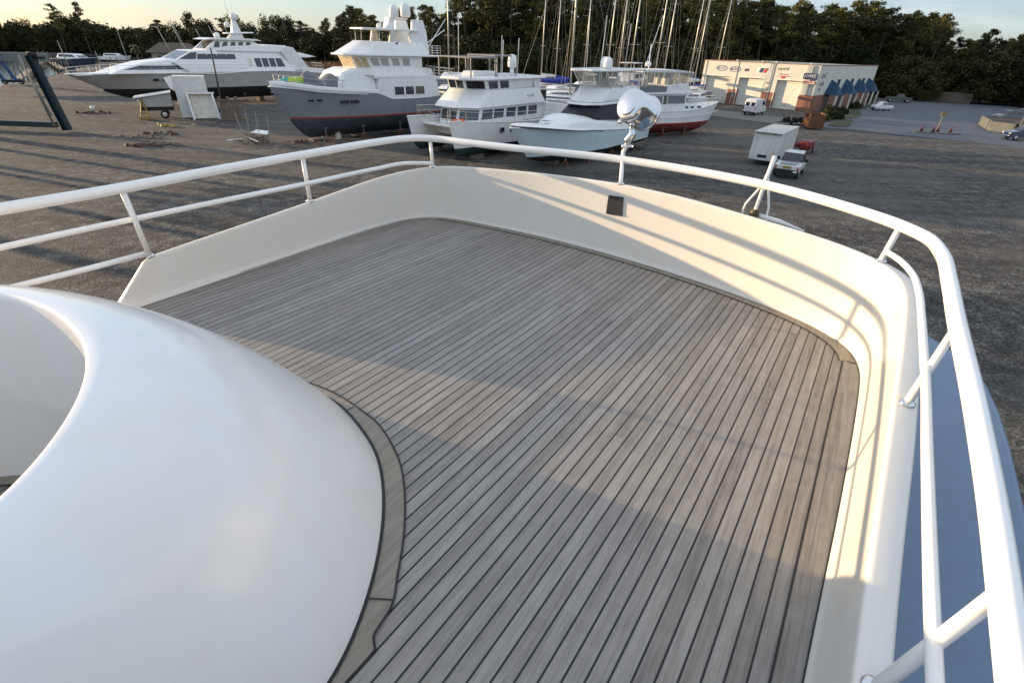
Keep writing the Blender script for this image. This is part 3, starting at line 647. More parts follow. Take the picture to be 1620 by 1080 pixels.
def sideglass(prof, w, tw, zt, out=.012):
    m = MB(); wf = lambda z: w+(tw-w)*min(1, max(0, (z-zt[0])/(zt[1]-zt[0])))
    for s in (-1, 1):
        n = len(prof); vs = [(x, s*(wf(z)-.03), z) for x, z in prof]+[(x, s*(wf(z)+out), z) for x, z in prof]
        m.add(vs, [tuple(range(n)), tuple(range(n, 2*n))]+[(i, (i+1) % n, n+(i+1) % n, n+i) for i in range(n)])
    return m
def endglass(x0, z0, x1, z1, w0, w1, t=.012):
    s = 1 if x0 > x1 or True else -1
    return MB().quadp([(x0, -w0, z0), (x0, w0, z0), (x1, w1, z1), (x1, -w1, z1)], t, inward=(0, 0, .8))
def pickup(name, label, cat, pos, rz, paint, cab=True, group=None, suv=False, gl=glass):
    t = thing(name, label, cat, (pos.x, pos.y, pos.z if pos.z > .02 else .03), rz, group); w = .95; z0, z1 = 1.15, 1.85
    if suv: prof = [(-2.3, .45), (-2.4, .9), (-2.25, 1.18), (-1.95, 1.7), (-1.7, 1.8), (.35, 1.84), (.6, 1.78), (1.2, 1.2), (2.15, 1.05), (2.38, .85), (2.4, .45), (1.85, .38), (1.1, .38), (-1.0, .38), (-1.9, .38)]
    else: prof = [(-2.7, .5), (-2.72, 1.15), (-.75, 1.15), (-.65, 1.75), (-.5, 1.84), (.45, 1.86), (.7, 1.78), (1.25, 1.2), (2.5, 1.1), (2.7, .9), (2.72, .5), (2.2, .42), (-2.0, .42)]
    obj('body', body_ext(prof, w, .72, (z0, z1)), paint, t, bevel=.06)
    if suv: wins = [[(-1.9, 1.22), (-1.72, 1.62), (-1.0, 1.68), (-1.0, 1.22)], [(-.92, 1.22), (-.92, 1.68), (-.1, 1.70), (-.1, 1.22)], [(-.02, 1.22), (-.02, 1.70), (.5, 1.68), (.95, 1.22)]]
    else: wins = [[(-.58, 1.22), (-.52, 1.7), (.05, 1.72), (.05, 1.22)], [(.12, 1.22), (.12, 1.72), (.55, 1.70), (.98, 1.22)]]
    for q_ in wins: obj('side_window', sideglass(q_, w, .72, (z0, z1)), gl, t)
    obj('windscreen', endglass(1.17, 1.26, .70, 1.75, .78, .68), gl, t)
    obj('rear_window', endglass(-2.22, 1.24, -1.98, 1.66, .75, .65) if suv else endglass(-.75, 1.25, -.66, 1.7, .78, .68), gl, t)
    if not suv: bed = MB(); bed.box(-2.66, -.82, -.82, .82, 1.151, 1.158); obj('bed', bed, dark, t)
    for s in (-1, 1):
        xw = 1.55 if suv else 1.75
        for x in (xw, -1.5 if suv else -1.75): wheel(t, x, s*.83)
        obj('headlight', MB().box(xw+.78-.0*1, xw+.86, s*.72-.16, s*.72+.16, .75, .92), lamp, t, bevel=.02); obj('tail_light', MB().box(-2.44 if suv else -2.75, -2.3 if suv else -2.68, s*.85-.08, s*.85+.08, .8, 1.1), redlamp, t)
        obj('mirror', MB().box(.85, 1.0, s*1.08-.1, s*1.08+.1, 1.2, 1.38), paint, t, bevel=.03)
    obj('bumper', MB().box(2.66 if not suv else 2.36, 2.8 if not suv else 2.48, -.88, .88, .42, .62).box(-2.85 if not suv else -2.5, -2.7 if not suv else -2.38, -.88, .88, .42, .62), chrome, t, bevel=.03)
    return t
blue_p = mat('dark blue car paint', (.006, .014, .05), .25, .2, coat=.8); silver = mat('silver car paint', (.10, .11, .115), .3, .5, coat=.6); black_p = mat('black car paint', (.012, .012, .015), .25, coat=.7); whitecar = gelcoat('white car paint', (.7, .7, .68), .3, .5, .03)
p = at(1588, 222); pickup('parked_pickup', 'dark blue car with lit headlamps nosing in at the right edge beside the concrete block', 'car', Vector((p.x+3.0, p.y+.4, .03)), R_(168), blue_p, suv=True)
p = at(1596, 194); pickup('parked_pickup', 'silver car parked behind the low concrete wall at the right', 'car', Vector((p.x+.8, p.y+1.5, .03)), R_(182), silver, suv=True)
p = at(1636, 182); pickup('parked_pickup', 'dark car behind the silver car at the right edge', 'car', Vector((p.x, p.y, .03)), R_(182), black_p, suv=True)
p = at(1393, 175); pickup('parked_pickup', 'white pickup truck standing in the shaded street past the workshop', 'pickup truck', Vector((p.x, p.y, .03)), R_(190), whitecar).scale = (.72, .8, .85)
p = at(1419, 162); pickup('parked_pickup', 'black pickup truck parked deep in shade beside the far end of the workshop', 'pickup truck', Vector((p.x, p.y, .03)), R_(-20), black_p)
# white van in front of the second door
p = at(1188, 183)
van = thing('delivery_van', 'white van with its rear doors towards us parked before the middle roller door', 'van', (p.x+1, p.y+1.6, .05), R_(48))
obj('body', body_ext([(-2.5, .45), (-2.55, 1.3), (-2.45, 2.35), (-2.3, 2.45), (1.0, 2.45), (1.5, 2.3), (2.0, 1.35), (2.7, 1.1), (2.8, .6), (2.75, .42)], 1.0, .88, (1.3, 2.4)), whitecar, van, bevel=.07)
for s in (-1, 1):
    obj('rear_window', MB().box(-2.545, -2.50, s*.45-.28, s*.45+.28, 1.45, 2.0), glass, van); obj('rear_door', MB().box(-2.575, -2.55, s*.46-.42, s*.46+.42, .55, 1.35), whitecar, van, bevel=.02)
    obj('tail_light', MB().box(-2.575, -2.53, s*.93-.06, s*.93+.06, .9, 1.4), redlamp, van)
    for x in (1.8, -1.6): wheel(van, x, s*.86)
obj('windscreen', endglass(1.95, 1.45, 1.55, 2.2, .85, .8), glass, van); obj('bumper', MB().box(-2.7, -2.55, -.9, .9, .4, .58), dark, van)
obj('side_window', sideglass([(.5, 1.45), (.5, 2.1), (1.35, 2.1), (1.75, 1.45)], 1.0, .88, (1.3, 2.4)), glass, van)
# box trailer
p = at(1226, 258, .4)
tr = thing('box_trailer', 'white enclosed cargo trailer with grimy sloping front standing behind the staff', 'trailer', (p.x, p.y, 0), R_(54))
tp = [(0, .45), (0, 1.2), (.25, 2.75), (.6, 2.85), (7.3, 2.85), (7.4, 2.7), (7.4, .45)]
m = MB(); n_ = len(tp); wt = 2.45
m.add([(x, 0, z) for x, z in tp]+[(x, wt, z) for x, z in tp], [tuple(range(n_)), tuple(range(2*n_-1, n_-1, -1))]+[(i, n_+i, n_+(i+1) % n_, (i+1) % n_) for i in range(n_)])
gr_w = gelcoat('grimy trailer white', (.66, .65, .60), .45, .1, .08)
obj('box_body', m, gr_w, tr, bevel=.05)
r_ = MB(); r_.box(-.03, 7.43, -.03, wt+.03, 2.83, 2.9); r_.box(-.02, 7.42, -.02, .04, .42, .55)
obj('trim', r_, alu, tr); obj('side_door', MB().box(3.0, 3.9, -.02, .01, .6, 2.4), gr_w, tr, bevel=.01)
for x in (1.6, 2.5, 4.6, 5.8): obj('panel_joint', MB().box(x, x+.03, -.012, .0, .5, 2.8), alu, tr)
obj('end_plate', MB().box(-.02, .0, .9, 1.7, .7, .95), dark, tr); obj('marker_lamp', MB().box(.2, .3, .6, .75, 2.70, 2.78), redlamp, tr); obj('marker_lamp', MB().box(.2, .3, 1.7, 1.85, 2.7, 2.78), redlamp, tr)
for s in (.16, wt-.16):
    for x in (3.9, 4.8): wheel(tr, x, s, .34, .22)
obj('drawbar', MB().tube([(7.3, .4, .5), (8.6, wt/2, .5), (7.3, wt-.4, .5)], .05, 6), dark, tr)
# utility cart
p = at(1261, 284)
uc = thing('utility_truck', 'small white service truck with black rear and yellow plate standing beside the cargo trailer', 'truck', (p.x+.2, p.y+2.1, 0), R_(56+180))
obj('body', body_ext([(2.1, .55), (2.12, 1.05), (1.0, 1.12), (.55, 1.15), (.5, 1.0), (-2.0, 1.0), (-2.1, .6), (-1.2, .5), (1.4, .5)], .98), whitecar, uc, bevel=.05)
obj('cab', body_ext([(-1.9, 1.0), (-1.6, 1.75), (.1, 1.78), (.55, 1.05)], .9, .72, (1.0, 1.78)), black_p, uc, bevel=.04)
obj('roof', MB().box(-1.5, .15, -.72, .72, 1.76, 1.84), whitecar, uc, bevel=.03)
obj('bed_cover', MB().box(.75, 1.95, -.62, .62, 1.08, 1.17), mat('grey bed cover', (.3, .32, .33), .5), uc, bevel=.03)
obj('rear_panel', MB().box(2.05, 2.16, -.96, .96, .35, .72), dark, uc); obj('number_plate', MB().box(2.125, 2.14, -.33, .33, .8, .98), yellowp, uc)
obj('bumper', MB().box(2.12, 2.3, -.9, .9, .35, .5), dark, uc); obj('label_panel', MB().box(2.16, 2.17, .55, .85, .52, .66), boatw, uc)
for s in (-1, 1):
    wheel(uc, 1.35, s*.86); wheel(uc, -1.4, s*.86); obj('tail_light', MB().box(2.10, 2.14, s*.86-.06, s*.86+.06, .75, 1.0), redlamp, uc); obj('mirror', MB().box(.1, .22, s*1.12-.14, s*1.12+.14, 1.15, 1.4), dark, uc)
    obj('side_window', sideglass([(-1.1, 1.15), (-.98, 1.62), (-.05, 1.64), (.15, 1.15)], .9, .72, (1.0, 1.78)), glass, uc)
# red machine between trailer and truck
p = at(1277, 243)
rmn = thing('compressor_cart', 'dark red wheeled machine standing behind the small white truck', 'machine', (p.x, p.y+.5, 0), R_(50))
obj('housing', MB().box(-1, 1, -.5, .5, .4, 1.2), redp, rmn, bevel=.08); obj('tank', MB().lathe([(.05, -.9), (.3, -.8), (.3, .8), (.05, .9)], 14, Matrix.Rotation(R_(90), 3, 'Y'), (0, .75, .8)), redp, rmn, smooth=True)
obj('handle', MB().tube([(-1, -.4, 1.0), (-1.5, -.4, 1.3), (-1.5, .4, 1.3), (-1, .4, 1.0)], .03, 6), dark, rmn)
for s in (-1, 1): wheel(rmn, .5, s*.6, .3, .15)
# rusty skip + pallet load
p = at(1284, 205)
sk_ = thing('waste_skip', 'rust brown waste skip by the corner of the workshop', 'skip', (p.x+.6, p.y+1.2, 0), R_(75))
m = MB(); o4 = [(-1.7, -1.0), (1.7, -1.0), (1.7, 1.0), (-1.7, 1.0)]; i4 = [(-1.62, -.92), (1.62, -.92), (1.62, .92), (-1.62, .92)]
rng = lambda P, z, k=1: [(x*k, y*k, z) for x, y in P]
m.grid([rng(o4, .15, .94), rng(o4, 2.0), rng(i4, 2.0), rng(i4, .25, .94)], closed=True); m.add(rng(i4, .25, .94), [(0, 1, 2, 3)]); m.add(rng(o4, .15, .94), [(3, 2, 1, 0)])
brownm = mat('brown painted steel', (.15, .062, .028), .7, amt=.4, scale=2)
obj('container', m, brownm, sk_)
rb = MB(); 
for x in (-1.5, -.75, 0, .75, 1.5): rb.box(x-.05, x+.05, -1.06, -.98, .2, 1.98); rb.box(x-.05, x+.05, .98, 1.06, .2, 1.98)
rb.box(-1.76, 1.76, -1.06, -.98, 1.9, 2.04); rb.box(-1.76, 1.76, .98, 1.06, 1.9, 2.04); obj('rib', rb, brownm, sk_)
obj('notice', MB().box(-1.2, -.8, -1.09, -1.06, 1.5, 1.8), boatw, sk_)
for x in (-1.2, 1.2): obj('lifting_pin', MB().tube([(x, -1.2, 1.2), (x, 1.2, 1.2)], .05, 8), dark, sk_)
p = at(1262, 199)
fl = thing('engine_stand', 'heap of dark engine parts on a low wheeled frame left of the brown skip', 'trailer', (p.x-.5, p.y+.6, 0), R_(10))
m = MB(); m.box(-1.8, 1.8, -.7, .7, .35, .45); m.tube([(-1.8, 0, .4), (-2.8, 0, .35)], .05, 6); obj('frame', m, dark, fl)
m = MB(); random.seed(3)
for k in range(16): x, y, s = random.uniform(-1.5, 1.5), random.uniform(-.5, .5), random.uniform(.12, .3); m.box(x-s, x+s, y-s*.7, y+s*.7, .45, .45+s*2.4, rz=0)
obj('engine_parts', m, dark, fl)
for s in (-1, 1): wheel(fl, .3, s*.8, .3, .15)
# fence, block wall, container, cones
def fence(name, label, a, b, h, pn, m_, n=40):
    L = math.dist((a.x, a.y), (b.x, b.y)); t = thing(name, label, 'fence', (a.x, a.y, 0), math.atan2(b.y-a.y, b.x-a.x)); mb = MB(); random.seed(5)
    w_ = L/n
    for i in range(n): mb.box(i*w_+.01, (i+1)*w_-.01, -.02, .02, .05, h+random.uniform(-.04, .04))
    obj('boards', mb, m_, t)
    for i in range(0, n+1, 8): obj('post', MB().box(i*w_-.06, i*w_+.06, .02, .14, 0, h+.08), m_, t)
    return t
fence('board_fence', 'weathered grey board fence closing the far side of the street below the pines', at(1450, 158), at(1533, 165), 2.3, 8, woodg, 48)
p = at(1589, 167)
ct = thing('shipping_container', 'white container with teal lower half standing under the trees at the right', 'container', (p.x, p.y, .03), R_(-40))
obj('container_wall', MB().box(-3, 3, 0, 2.4, 1.1, 2.9), boatw, ct, bevel=.04); obj('lower_panel', MB().box(-3.02, 3.02, -.02, 2.42, .1, 1.1), teal, ct)
obj('roof', MB().box(-3.2, 3.6, -.3, 2.8, 2.9, 3.1), bluecanvas, ct)
cr_ = MB()
for k in range(12): cr_.box(-2.9+k*.5, -2.7+k*.5, -.03, 0, 1.15, 2.85)
obj('corrugation', cr_, boatw, ct)
wall_c = mat('concrete block wall', (.13, .135, .12), .9, amt=.25, scale=1)
def cwall(lbl, P, h, w=.35):
    m = MB()
    pts = [at(*q_) for q_ in P]
    for a, b_ in zip(pts, pts[1:]):
        ang = math.atan2(b_.y-a.y, b_.x-a.x); L = math.dist((a.x, a.y), (b_.x, b_.y)); m.box(-.0, L+.0, 0, w, 0, h, rz=ang, o=(a.x, a.y, .03))
    o = obj('retaining_wall', m, wall_c, bevel=.03); tag(o, lbl, 'wall')
cwall('low concrete wall with a bevelled end wrapped round the parking bay at the right', [(1547, 197), (1562, 207), (1600, 212)], 1.3)
cwall('taller buff concrete block wall behind the dark blue car', [(1606, 214), (1700, 222)], 3.0)
bed = MB(); P = [at(1554, 193), at(1568, 203), at(1640, 209), at(1640, 196)]; bed.prism([(q_.x, q_.y) for q_ in P], 0, .9); tag(obj('planting_bed', bed, mat('bed soil', (.07, .05, .03), .95, amt=.4)), kind='structure')
p = at(1481, 211)
isl = [(p.x+3.4*math.cos(a), p.y+1.2*math.sin(a)) for a in [k*math.pi/10 for k in range(20)]]
tag(obj('kerb_island', MB().prism(isl, 0, .18), conc), kind='structure')
def cone():
    t = thing('traffic_cone', '', 'cone', (0, 0, 0))
    obj('base', MB().box(-.35, .35, -.35, .35, 0, .06), dark, t); obj('cone_body', MB().lathe([(.26, .06), (.06, 1.15), (.04, 1.17)], 14), redp, t, smooth=True, ang=50)
    obj('band', MB().lathe([(.175, .5), (.13, .72)], 14), boatw, t, smooth=True, ang=50); return t
cn = cone(); cpos = [(-2.2, .1), (-.8, -.3), (.3, .3), (1.9, .0)]
lb = ['leftmost red cone on the kerb island in the street', 'red cone second from the left on the kerb island', 'red cone third from the left on the kerb island', 'rightmost red cone on the kerb island in the street']
cn.scale = (.7,)*3
for i, (x, y) in enumerate(cpos):
    if i == 0: cn.location = (p.x+x, p.y+y, .18); cn['label'] = lb[0]; cn['group'] = 'cones on the kerb island'
    else: dup(cn, (p.x+x, p.y+y, .18), label=lb[i])
sg_ = thing('sign_post', 'thin post with a small yellow sign rising from the kerb island among the cones', 'sign', (p.x, p.y+.2, .18)); obj('post', MB().tube([(0, 0, 0), (.1, 0, 2.6)], .05, 8), galv, sg_); obj('sign_plate', MB().box(-.3, .5, -.03, .03, 2.0, 2.6), yellowp, sg_)
# ------------------------------------------------------------------ boats in the yard (local x = aft from the stem, y across, z = 0 on the ground)
def hull(root, L, hb, sheer, wl, keel, rake, m_top, m_bot, m_stripe=None, x0=0, yc=0, deckm=None, full=.55, flare=.75, bulw=.35, stripe_h=.12, capm=None, rub=.05, tw=.9, deep=0, fore=.12):
    """sheer: list of (x, z)"""
    K = 40; S = []
    sx = [p[0] for p in sheer]; sz = [p[1] for p in sheer]
    for k in range(K+1):
        t = (k/K)**1.35; x = L*t; s = float(np.interp(x, sx, sz))
        g = min(1, t/.45); b = hb*(1-(1-g)**2.2)**.75 if g < 1 else hb*(1-(1-tw)*((t-.45)/.55)**2)
        bw = b*(flare+(.97-flare)*min(1, t/.5)); e = (1-min(1, t/.22))**1.6
        kz = keel+(wl-keel)*.85*(1-min(1, t/fore))**1.8 if t < fore else keel
        pr = [(x-rake*0, 0, kz), (0, bw*.45, kz+(wl-kz)*.22), (0, bw*.88, kz+(wl-kz)*.6), (0, bw, wl), (0, bw+(b-bw)*.06, wl+stripe_h), (0, bw+(b-bw)*.45, wl+stripe_h+(s-wl-stripe_h)*.45), (0, bw+(b-bw)*.8, wl+stripe_h+(s-wl-stripe_h)*.78), (0, b, s)]
        S.append([(x0+x-rake*e*((z-wl)/(s-wl) if z > wl else .25*(z-wl)/(s-wl)), y, z) for _, y, z in pr])
    def part(name, i0, i1, m, smooth=True):
        mb = MB()
        for s_ in (1, -1): mb.grid([[(p[0], yc+s_*p[1], p[2]) for p in r[i0:i1+1]] for r in S])
        st = S[-1][i0:i1+1]; mb.add([(p[0], yc+p[1], p[2]) for p in st]+[(p[0], yc-p[1], p[2]) for p in reversed(st)], [tuple(range(2*len(st)))])
        return obj(name, mb, m, root, smooth=smooth, ang=50)
    part('hull_bottom', 0, 3, m_bot)
    part('boot_stripe', 3, 4, m_stripe or m_top)
    part('hull', 4, 7, m_top)
    d = MB(); d.grid([[(p[-1][0]+.05, yc+s_*max(0, p[-1][1]-.06), p[-1][2]-bulw) for s_ in (1, -1)] for p in S]); obj('deck', d, deckm or boatw, root)
    c = MB()
    for s_ in (1, -1): c.tube([(p[-1][0], yc+s_*p[-1][1], p[-1][2]) for p in S], rub, 6)
    c.tube([(S[-1][-1][0], yc+S[-1][-1][1], S[-1][-1][2]), (S[-1][-1][0], yc-S[-1][-1][1], S[-1][-1][2])], rub, 6)
    obj('rub_rail', c, capm or boatw, root, smooth=True, ang=50)
    return S
def wfun(w, w2=None, z0=0, z1=1):
    return (lambda z: w) if w2 is None else (lambda z: w+(w2-w)*min(1, max(0, (z-z0)/(z1-z0))))
def ext(root, name, prof, wf, m, yc=0, bevel=.08):
    n = len(prof); mb = MB().add([(x, yc-wf(z), z) for x, z in prof]+[(x, yc+wf(z), z) for x, z in prof], [tuple(range(n)), tuple(range(2*n-1, n-1, -1))]+[(i, n+i, n+(i+1) % n, (i+1) % n) for i in range(n)])
    return obj(name, mb, m, root, bevel=bevel)
def win(root, prof, wf, m=None, yc=0, sides=(-1, 1), out=.02, name='window'):
    for s in sides:
        n = len(prof); mb = MB().add([(x, yc+s*(wf(z)-.05), z) for x, z in prof]+[(x, yc+s*(wf(z)+out), z) for x, z in prof], [tuple(range(n)), tuple(range(n, 2*n))]+[(i, (i+1) % n, n+(i+1) % n, n+i) for i in range(n)])
        o = obj(name, mb, m or glass, root)
def rwin(root, x0, x1, z0, z1, wf, lean=0, **k): win(root, [(x0+lean, z0), (x0, z1), (x1, z1), (x1+lean*0, z0)], wf, **k)
def fwin(root, a, b, ys, m=None, yc=0, out=.02, name='window'):
    # windows across the raked front from a=(x,z) low to b=(x,z) high
    for y0, y1 in ys: obj(name, MB().quadp([(a[0], yc+y0, a[1]), (a[0], yc+y1, a[1]), (b[0], yc+y1, b[1]), (b[0], yc+y0, b[1])], out, inward=(a[0]+3, yc, a[1])), m or glass, root)
def railing(root, path, h, sp=1.2, r=.022, mid=1, m=None, name='railing', lean=0):
    mb = MB(); P = cr(path, max(2, len(path)*6))
    for k in range(mid+1): mb.tube([(x, y, z+h*(k+1)/(mid+1)) for x, y, z in P], r*(1 if k == mid else .7), 5)
    acc = 0
    for a, b in zip(P, P[1:]):
        acc += math.dist(a, b)
        if acc > sp or a is P[0]: mb.tube([a, (a[0], a[1], a[2]+h)], r*.8, 5); acc = 0
    return obj(name, mb, m or steel, root)
def pole(root, name, a, b, r=.03, m=None, r2=None, n=6): return obj(name, MB().tube([a, b], [r, r2 or r], n), m or boatw, root, smooth=True, ang=50)
def dome(root, x, y, z, r=.4, h=.8, name='radar_dome'): return obj(name, MB().lathe([(r*.75, 0), (r, .1*h), (r, .55*h), (r*.85, .82*h), (r*.45, .97*h), (.02, h)], 16, None, (x, y, z)), boatw, root, smooth=True, ang=60)
def polyhouse(root, name, P0, z0, P1, z1, m, bevel=.06):
    n = len(P0); return obj(name, MB().add([(x, y, z0) for x, y in P0]+[(x, y, z1) for x, y in P1], [tuple(range(n-1, -1, -1)), tuple(range(n, 2*n))]+[(i, (i+1) % n, n+(i+1) % n, n+i) for i in range(n)]), m, root, bevel=bevel)
def facewin(root, P0, z0, P1, z1, i, u0, u1, v0, v1, m=None):
    n = len(P0); A = Vector((*P0[i], z0)); B = Vector((*P0[(i+1) % n], z0)); D = Vector((*P1[i], z1)); E_ = Vector((*P1[(i+1) % n], z1))
    f = lambda u, v: A.lerp(B, u).lerp(D.lerp(E_, u), v); cen = sum((Vector((*p, (z0+z1)/2)) for p in P0), Vector())/n
    obj('window', MB().quadp([f(u0, v0), f(u1, v0), f(u1, v1), f(u0, v1)], .02, inward=cen), m or glass, root)
def boat(label, x, y, rot, cat='yacht', name='motor_yacht', group=None): return thing(name, label, cat, (x, y, 0), R_(rot), group)

# --- B: grey trawler yacht
B = boat('grey hulled expedition yacht with red waterline, white tall superstructure and green kayak on its bow', -22.6, 52.6, 47)
hull(B, 19.6, 2.9, [(-2, 5.2), (0, 5.0), (3, 4.65), (8.4, 4.35), (9.2, 4.1), (10, 3.75), (13, 3.7), (20, 3.9)], 2.15, .25, 1.5, greyhull, greyb, redst, deckm=boatw, bulw=.5, fore=.09)
ext(B, 'bow_bulwark', [(-1.0, 5.15), (3, 4.6), (8.3, 4.32), (8.6, 4.4), (8.3, 4.62), (3, 4.95), (-.2, 5.45)], lambda z: .12, boatw)
bw = MB()
for s in (1, -1):
    P = [(-1.3, .15, 5.1), (.4, 1.35, 5.02), (2.2, 2.2, 4.78), (4.5, 2.75, 4.6), (7, 2.88, 4.45), (8.6, 2.9, 4.3)]
    P = cr(P, 24); bw.grid([[(x, s*y, z-.02) for x, y, z in P], [(x-.02, s*(y+.05), z+.33) for x, y, z in P], [(x-.02, s*(y-.03), z+.35) for x, y, z in P], [(x, s*(y-.05), z-.2) for x, y, z in P]])
obj('bulwark', bw, boatw, B, smooth=True, ang=40)
w1 = wfun(2.62, 2.5, 3.6, 6)
ext(B, 'deckhouse', [(9.2, 3.3), (16.9, 3.3), (16.4, 5.75), (8.8, 5.75), (8.6, 4.3)], w1, boatw)
for x in (10.6, 12.0, 13.35): win(B, [(x, 4.05), (x, 4.85), (x+1.15, 4.85), (x+1.15, 4.05)], w1)
ext(B, 'side_fairing', [(8.6, 3.9), (9.6, 3.7), (15.0, 3.65), (16.6, 3.8), (16.2, 5.6), (8.8, 5.6)], wfun(2.86, 2.75, 3.6, 5.6), boatw)
win(B, [(10.55, 4.1), (10.55, 4.85), (11.7, 4.85), (11.7, 4.1)], wfun(2.86, 2.75, 3.6, 5.6)); win(B, [(11.95, 4.1), (11.95, 4.85), (13.0, 4.85), (13.0, 4.1)], wfun(2.86, 2.75, 3.6, 5.6)); win(B, [(13.25, 4.1), (13.25, 4.85), (14.4, 4.85), (14.4, 4.1)], wfun(2.86, 2.75, 3.6, 5.6))
ext(B, 'boat_deck', [(8.4, 5.6), (19.4, 5.35), (19.5, 5.5), (15, 5.95), (8.4, 5.95)], wfun(2.75), boatw)
ext(B, 'forward_cabin', [(4.3, 4.2), (8.8, 4.2), (8.8, 6.5), (6.3, 6.55), (5.2, 6.2), (4.5, 5.3)], wfun(2.45, 2.0, 4.2, 6.5), boatw, bevel=.25)
wp = wfun(2.15, 2.2, 6.5, 7.7); pb0 = [(7.2, -1.3), (8.4, -2.15), (14.8, -2.15), (14.8, 2.15), (8.4, 2.15), (7.2, 1.3)]; pt0 = [(6.7, -1.35), (7.9, -2.2), (14.8, -2.2), (14.8, 2.2), (7.9, 2.2), (6.7, 1.35)]
polyhouse(B, 'bridge_deck', [(6.3, -1.4), (8.0, -2.4), (16.2, -2.4), (16.2, 2.4), (8.0, 2.4), (6.3, 1.4)], 5.9, [(6.5, -1.35), (8.0, -2.3), (15.9, -2.3), (15.9, 2.3), (8.0, 2.3), (6.5, 1.35)], 6.55, boatw)
rustw = mat('rust streaked white', (.70, .60, .42), .6, amt=.55, scale=3, col2=(.42, .25, .11), stretch=(1.5, 3, .35))
polyhouse(B, 'pilothouse', pb0, 6.5, pt0, 7.62, boatw); 
for i, seg in ((5, ((.04, .32), (.36, .64), (.68, .96))), (0, ((.08, .46), (.52, .92))), (4, ((.08, .46), (.52, .92)))):
    for u0, u1 in seg: facewin(B, pb0, 6.5, pt0, 7.62, i, u0, u1, .12, .86, rustw)
for u in (.05, .22, .42, .62): facewin(B, pb0, 6.5, pt0, 7.62, 1, u, u+.13, .25, .85, greyhull if False else palegrey)
polyhouse(B, 'visor_roof', [(6.0, -1.3), (7.6, -2.55), (17.2, -2.55), (17.4, 2.55), (7.6, 2.55), (6.0, 1.3)], 7.62, [(5.9, -1.25), (7.6, -2.6), (17.4, -2.5), (17.4, 2.5), (7.6, 2.6), (5.9, 1.25)], 7.78, boatw)
polyhouse(B, 'flybridge_coaming', [(6.1, -1.2), (7.9, -2.45), (15.6, -2.4), (15.6, 2.4), (7.9, 2.45), (6.1, 1.2)], 7.76, [(8.6, -1.1), (9.8, -1.95), (15.2, -1.9), (15.2, 1.9), (9.8, 1.95), (8.6, 1.1)], 8.95, boatw, bevel=.12)
win(B, [(11.2, 8.55), (11.9, 8.95), (12.0, 8.55)], wfun(2.2, 1.95, 7.8, 9), name='vent')
obj('hard_top', MB().prism([(8.4, -1.2), (9.2, -1.9), (14.8, -1.9), (14.8, 1.9), (9.2, 1.9), (8.4, 1.2)], 9.92, 10.08), boatw, B, bevel=.05)
for s in (1, -1):
    ext(B, 'arch_leg', [(11.0, 8.9), (12.1, 8.9), (11.9, 9.95), (11.3, 9.95)], lambda z: .12, cream, yc=s*1.75, bevel=.03)
    ext(B, 'mast_leg', [(14.0, 8.7), (16.3, 7.75), (16.0, 9.9), (15.6, 11.0), (14.2, 11.0), (14.1, 10.0), (13.6, 9.6)], lambda z: .14, boatw, yc=s*1.5, bevel=.05)
    pole(B, 'post', (9.2, s*1.6, 8.9), (9.2, s*1.6, 9.95)); pole(B, 'post', (9.9, s*1.7, 8.9), (10.0, s*1.7, 9.95))
ext(B, 'mast', [(11.8, 10.05), (12.6, 10.05), (12.9, 11.0), (14.6, 11.0), (14.4, 11.15), (12.2, 11.15)], lambda z: .5, boatw)
dome(B, 12.6, -.7, 11.1, .48, 1.15); dome(B, 14.2, -.5, 11.2, .55, 1.3); dome(B, 11.4, .4, 10.08, .25, .5)
pole(B, 'antenna', (13.4, .2, 11.1), (13.5, .2, 14.5), .03); pole(B, 'antenna', (13.8, .4, 11.1), (14.2, .4, 13.4), .025)
m = MB(); m.tube([(16.2, -.9, 8.0), (19.3, -.9, 11.3)], .05, 6); m.tube([(16.2, .9, 8.0), (20.6, .9, 10.3)], .05, 6); obj('crane_boom', m, boatw, B)
railing(B, [(16.4, -1.9, 7.78), (17.6, -1.9, 7.78), (17.7, 0, 7.78), (17.6, 1.9, 7.78)], .9, .7, mid=3)
railing(B, [(15, -2.6, 5.9), (17, -2.6, 5.7), (19.2, -2.4, 5.5), (19.4, 0, 5.5), (19.2, 2.4, 5.5)], .95, .9, mid=2)
railing(B, [(-.6, -.6, 5.2), (2.2, -2.1, 4.9), (5, -2.7, 4.8)], .75, 1.1); railing(B, [(-.6, .6, 5.2), (2.2, 2.1, 4.9), (5, 2.7, 4.8)], .75, 1.1)
railing(B, [(16.8, -2.6, 3.9), (19.3, -2.4, 3.95), (19.5, 0, 3.95), (19.3, 2.4, 3.95)], .9, .8)
for x in (4.2, 5.35): win(B, [(x, 3.5), (x, 3.78), (x+.95, 3.78), (x+.95, 3.5)], wfun(2.62), out=.03, name='porthole')
for x in (1.2, 2.1): win(B, [(x, 3.75), (x, 3.9), (x+.6, 3.9), (x+.6, 3.75)], wfun(1.55, 2.2, 2.3, 4.8), out=.03, name='porthole')
ky = thing('kayak', 'bright lime green kayak with teal end lying across the bow rail of the grey yacht', 'kayak', B.matrix_basis @ Vector((1.3, -.55, 5.45)), R_(47-34))
K1 = [(-1.9, .02), (-1.5, .16), (-.8, .3), (0, .36), (.8, .3), (1.5, .16), (1.9, .02)]
obj('shell', MB().lathe([(r, x) for x, r in K1], 14, Matrix.Rotation(R_(90), 3, 'Y')), lime, ky, smooth=True); obj('end_cap', MB().lathe([(.05, -1.92), (.19, -1.5), (.30, -.98)], 14, Matrix.Rotation(R_(90), 3, 'Y')), mat('teal plastic', (.03, .35, .30), .4), ky, smooth=True)
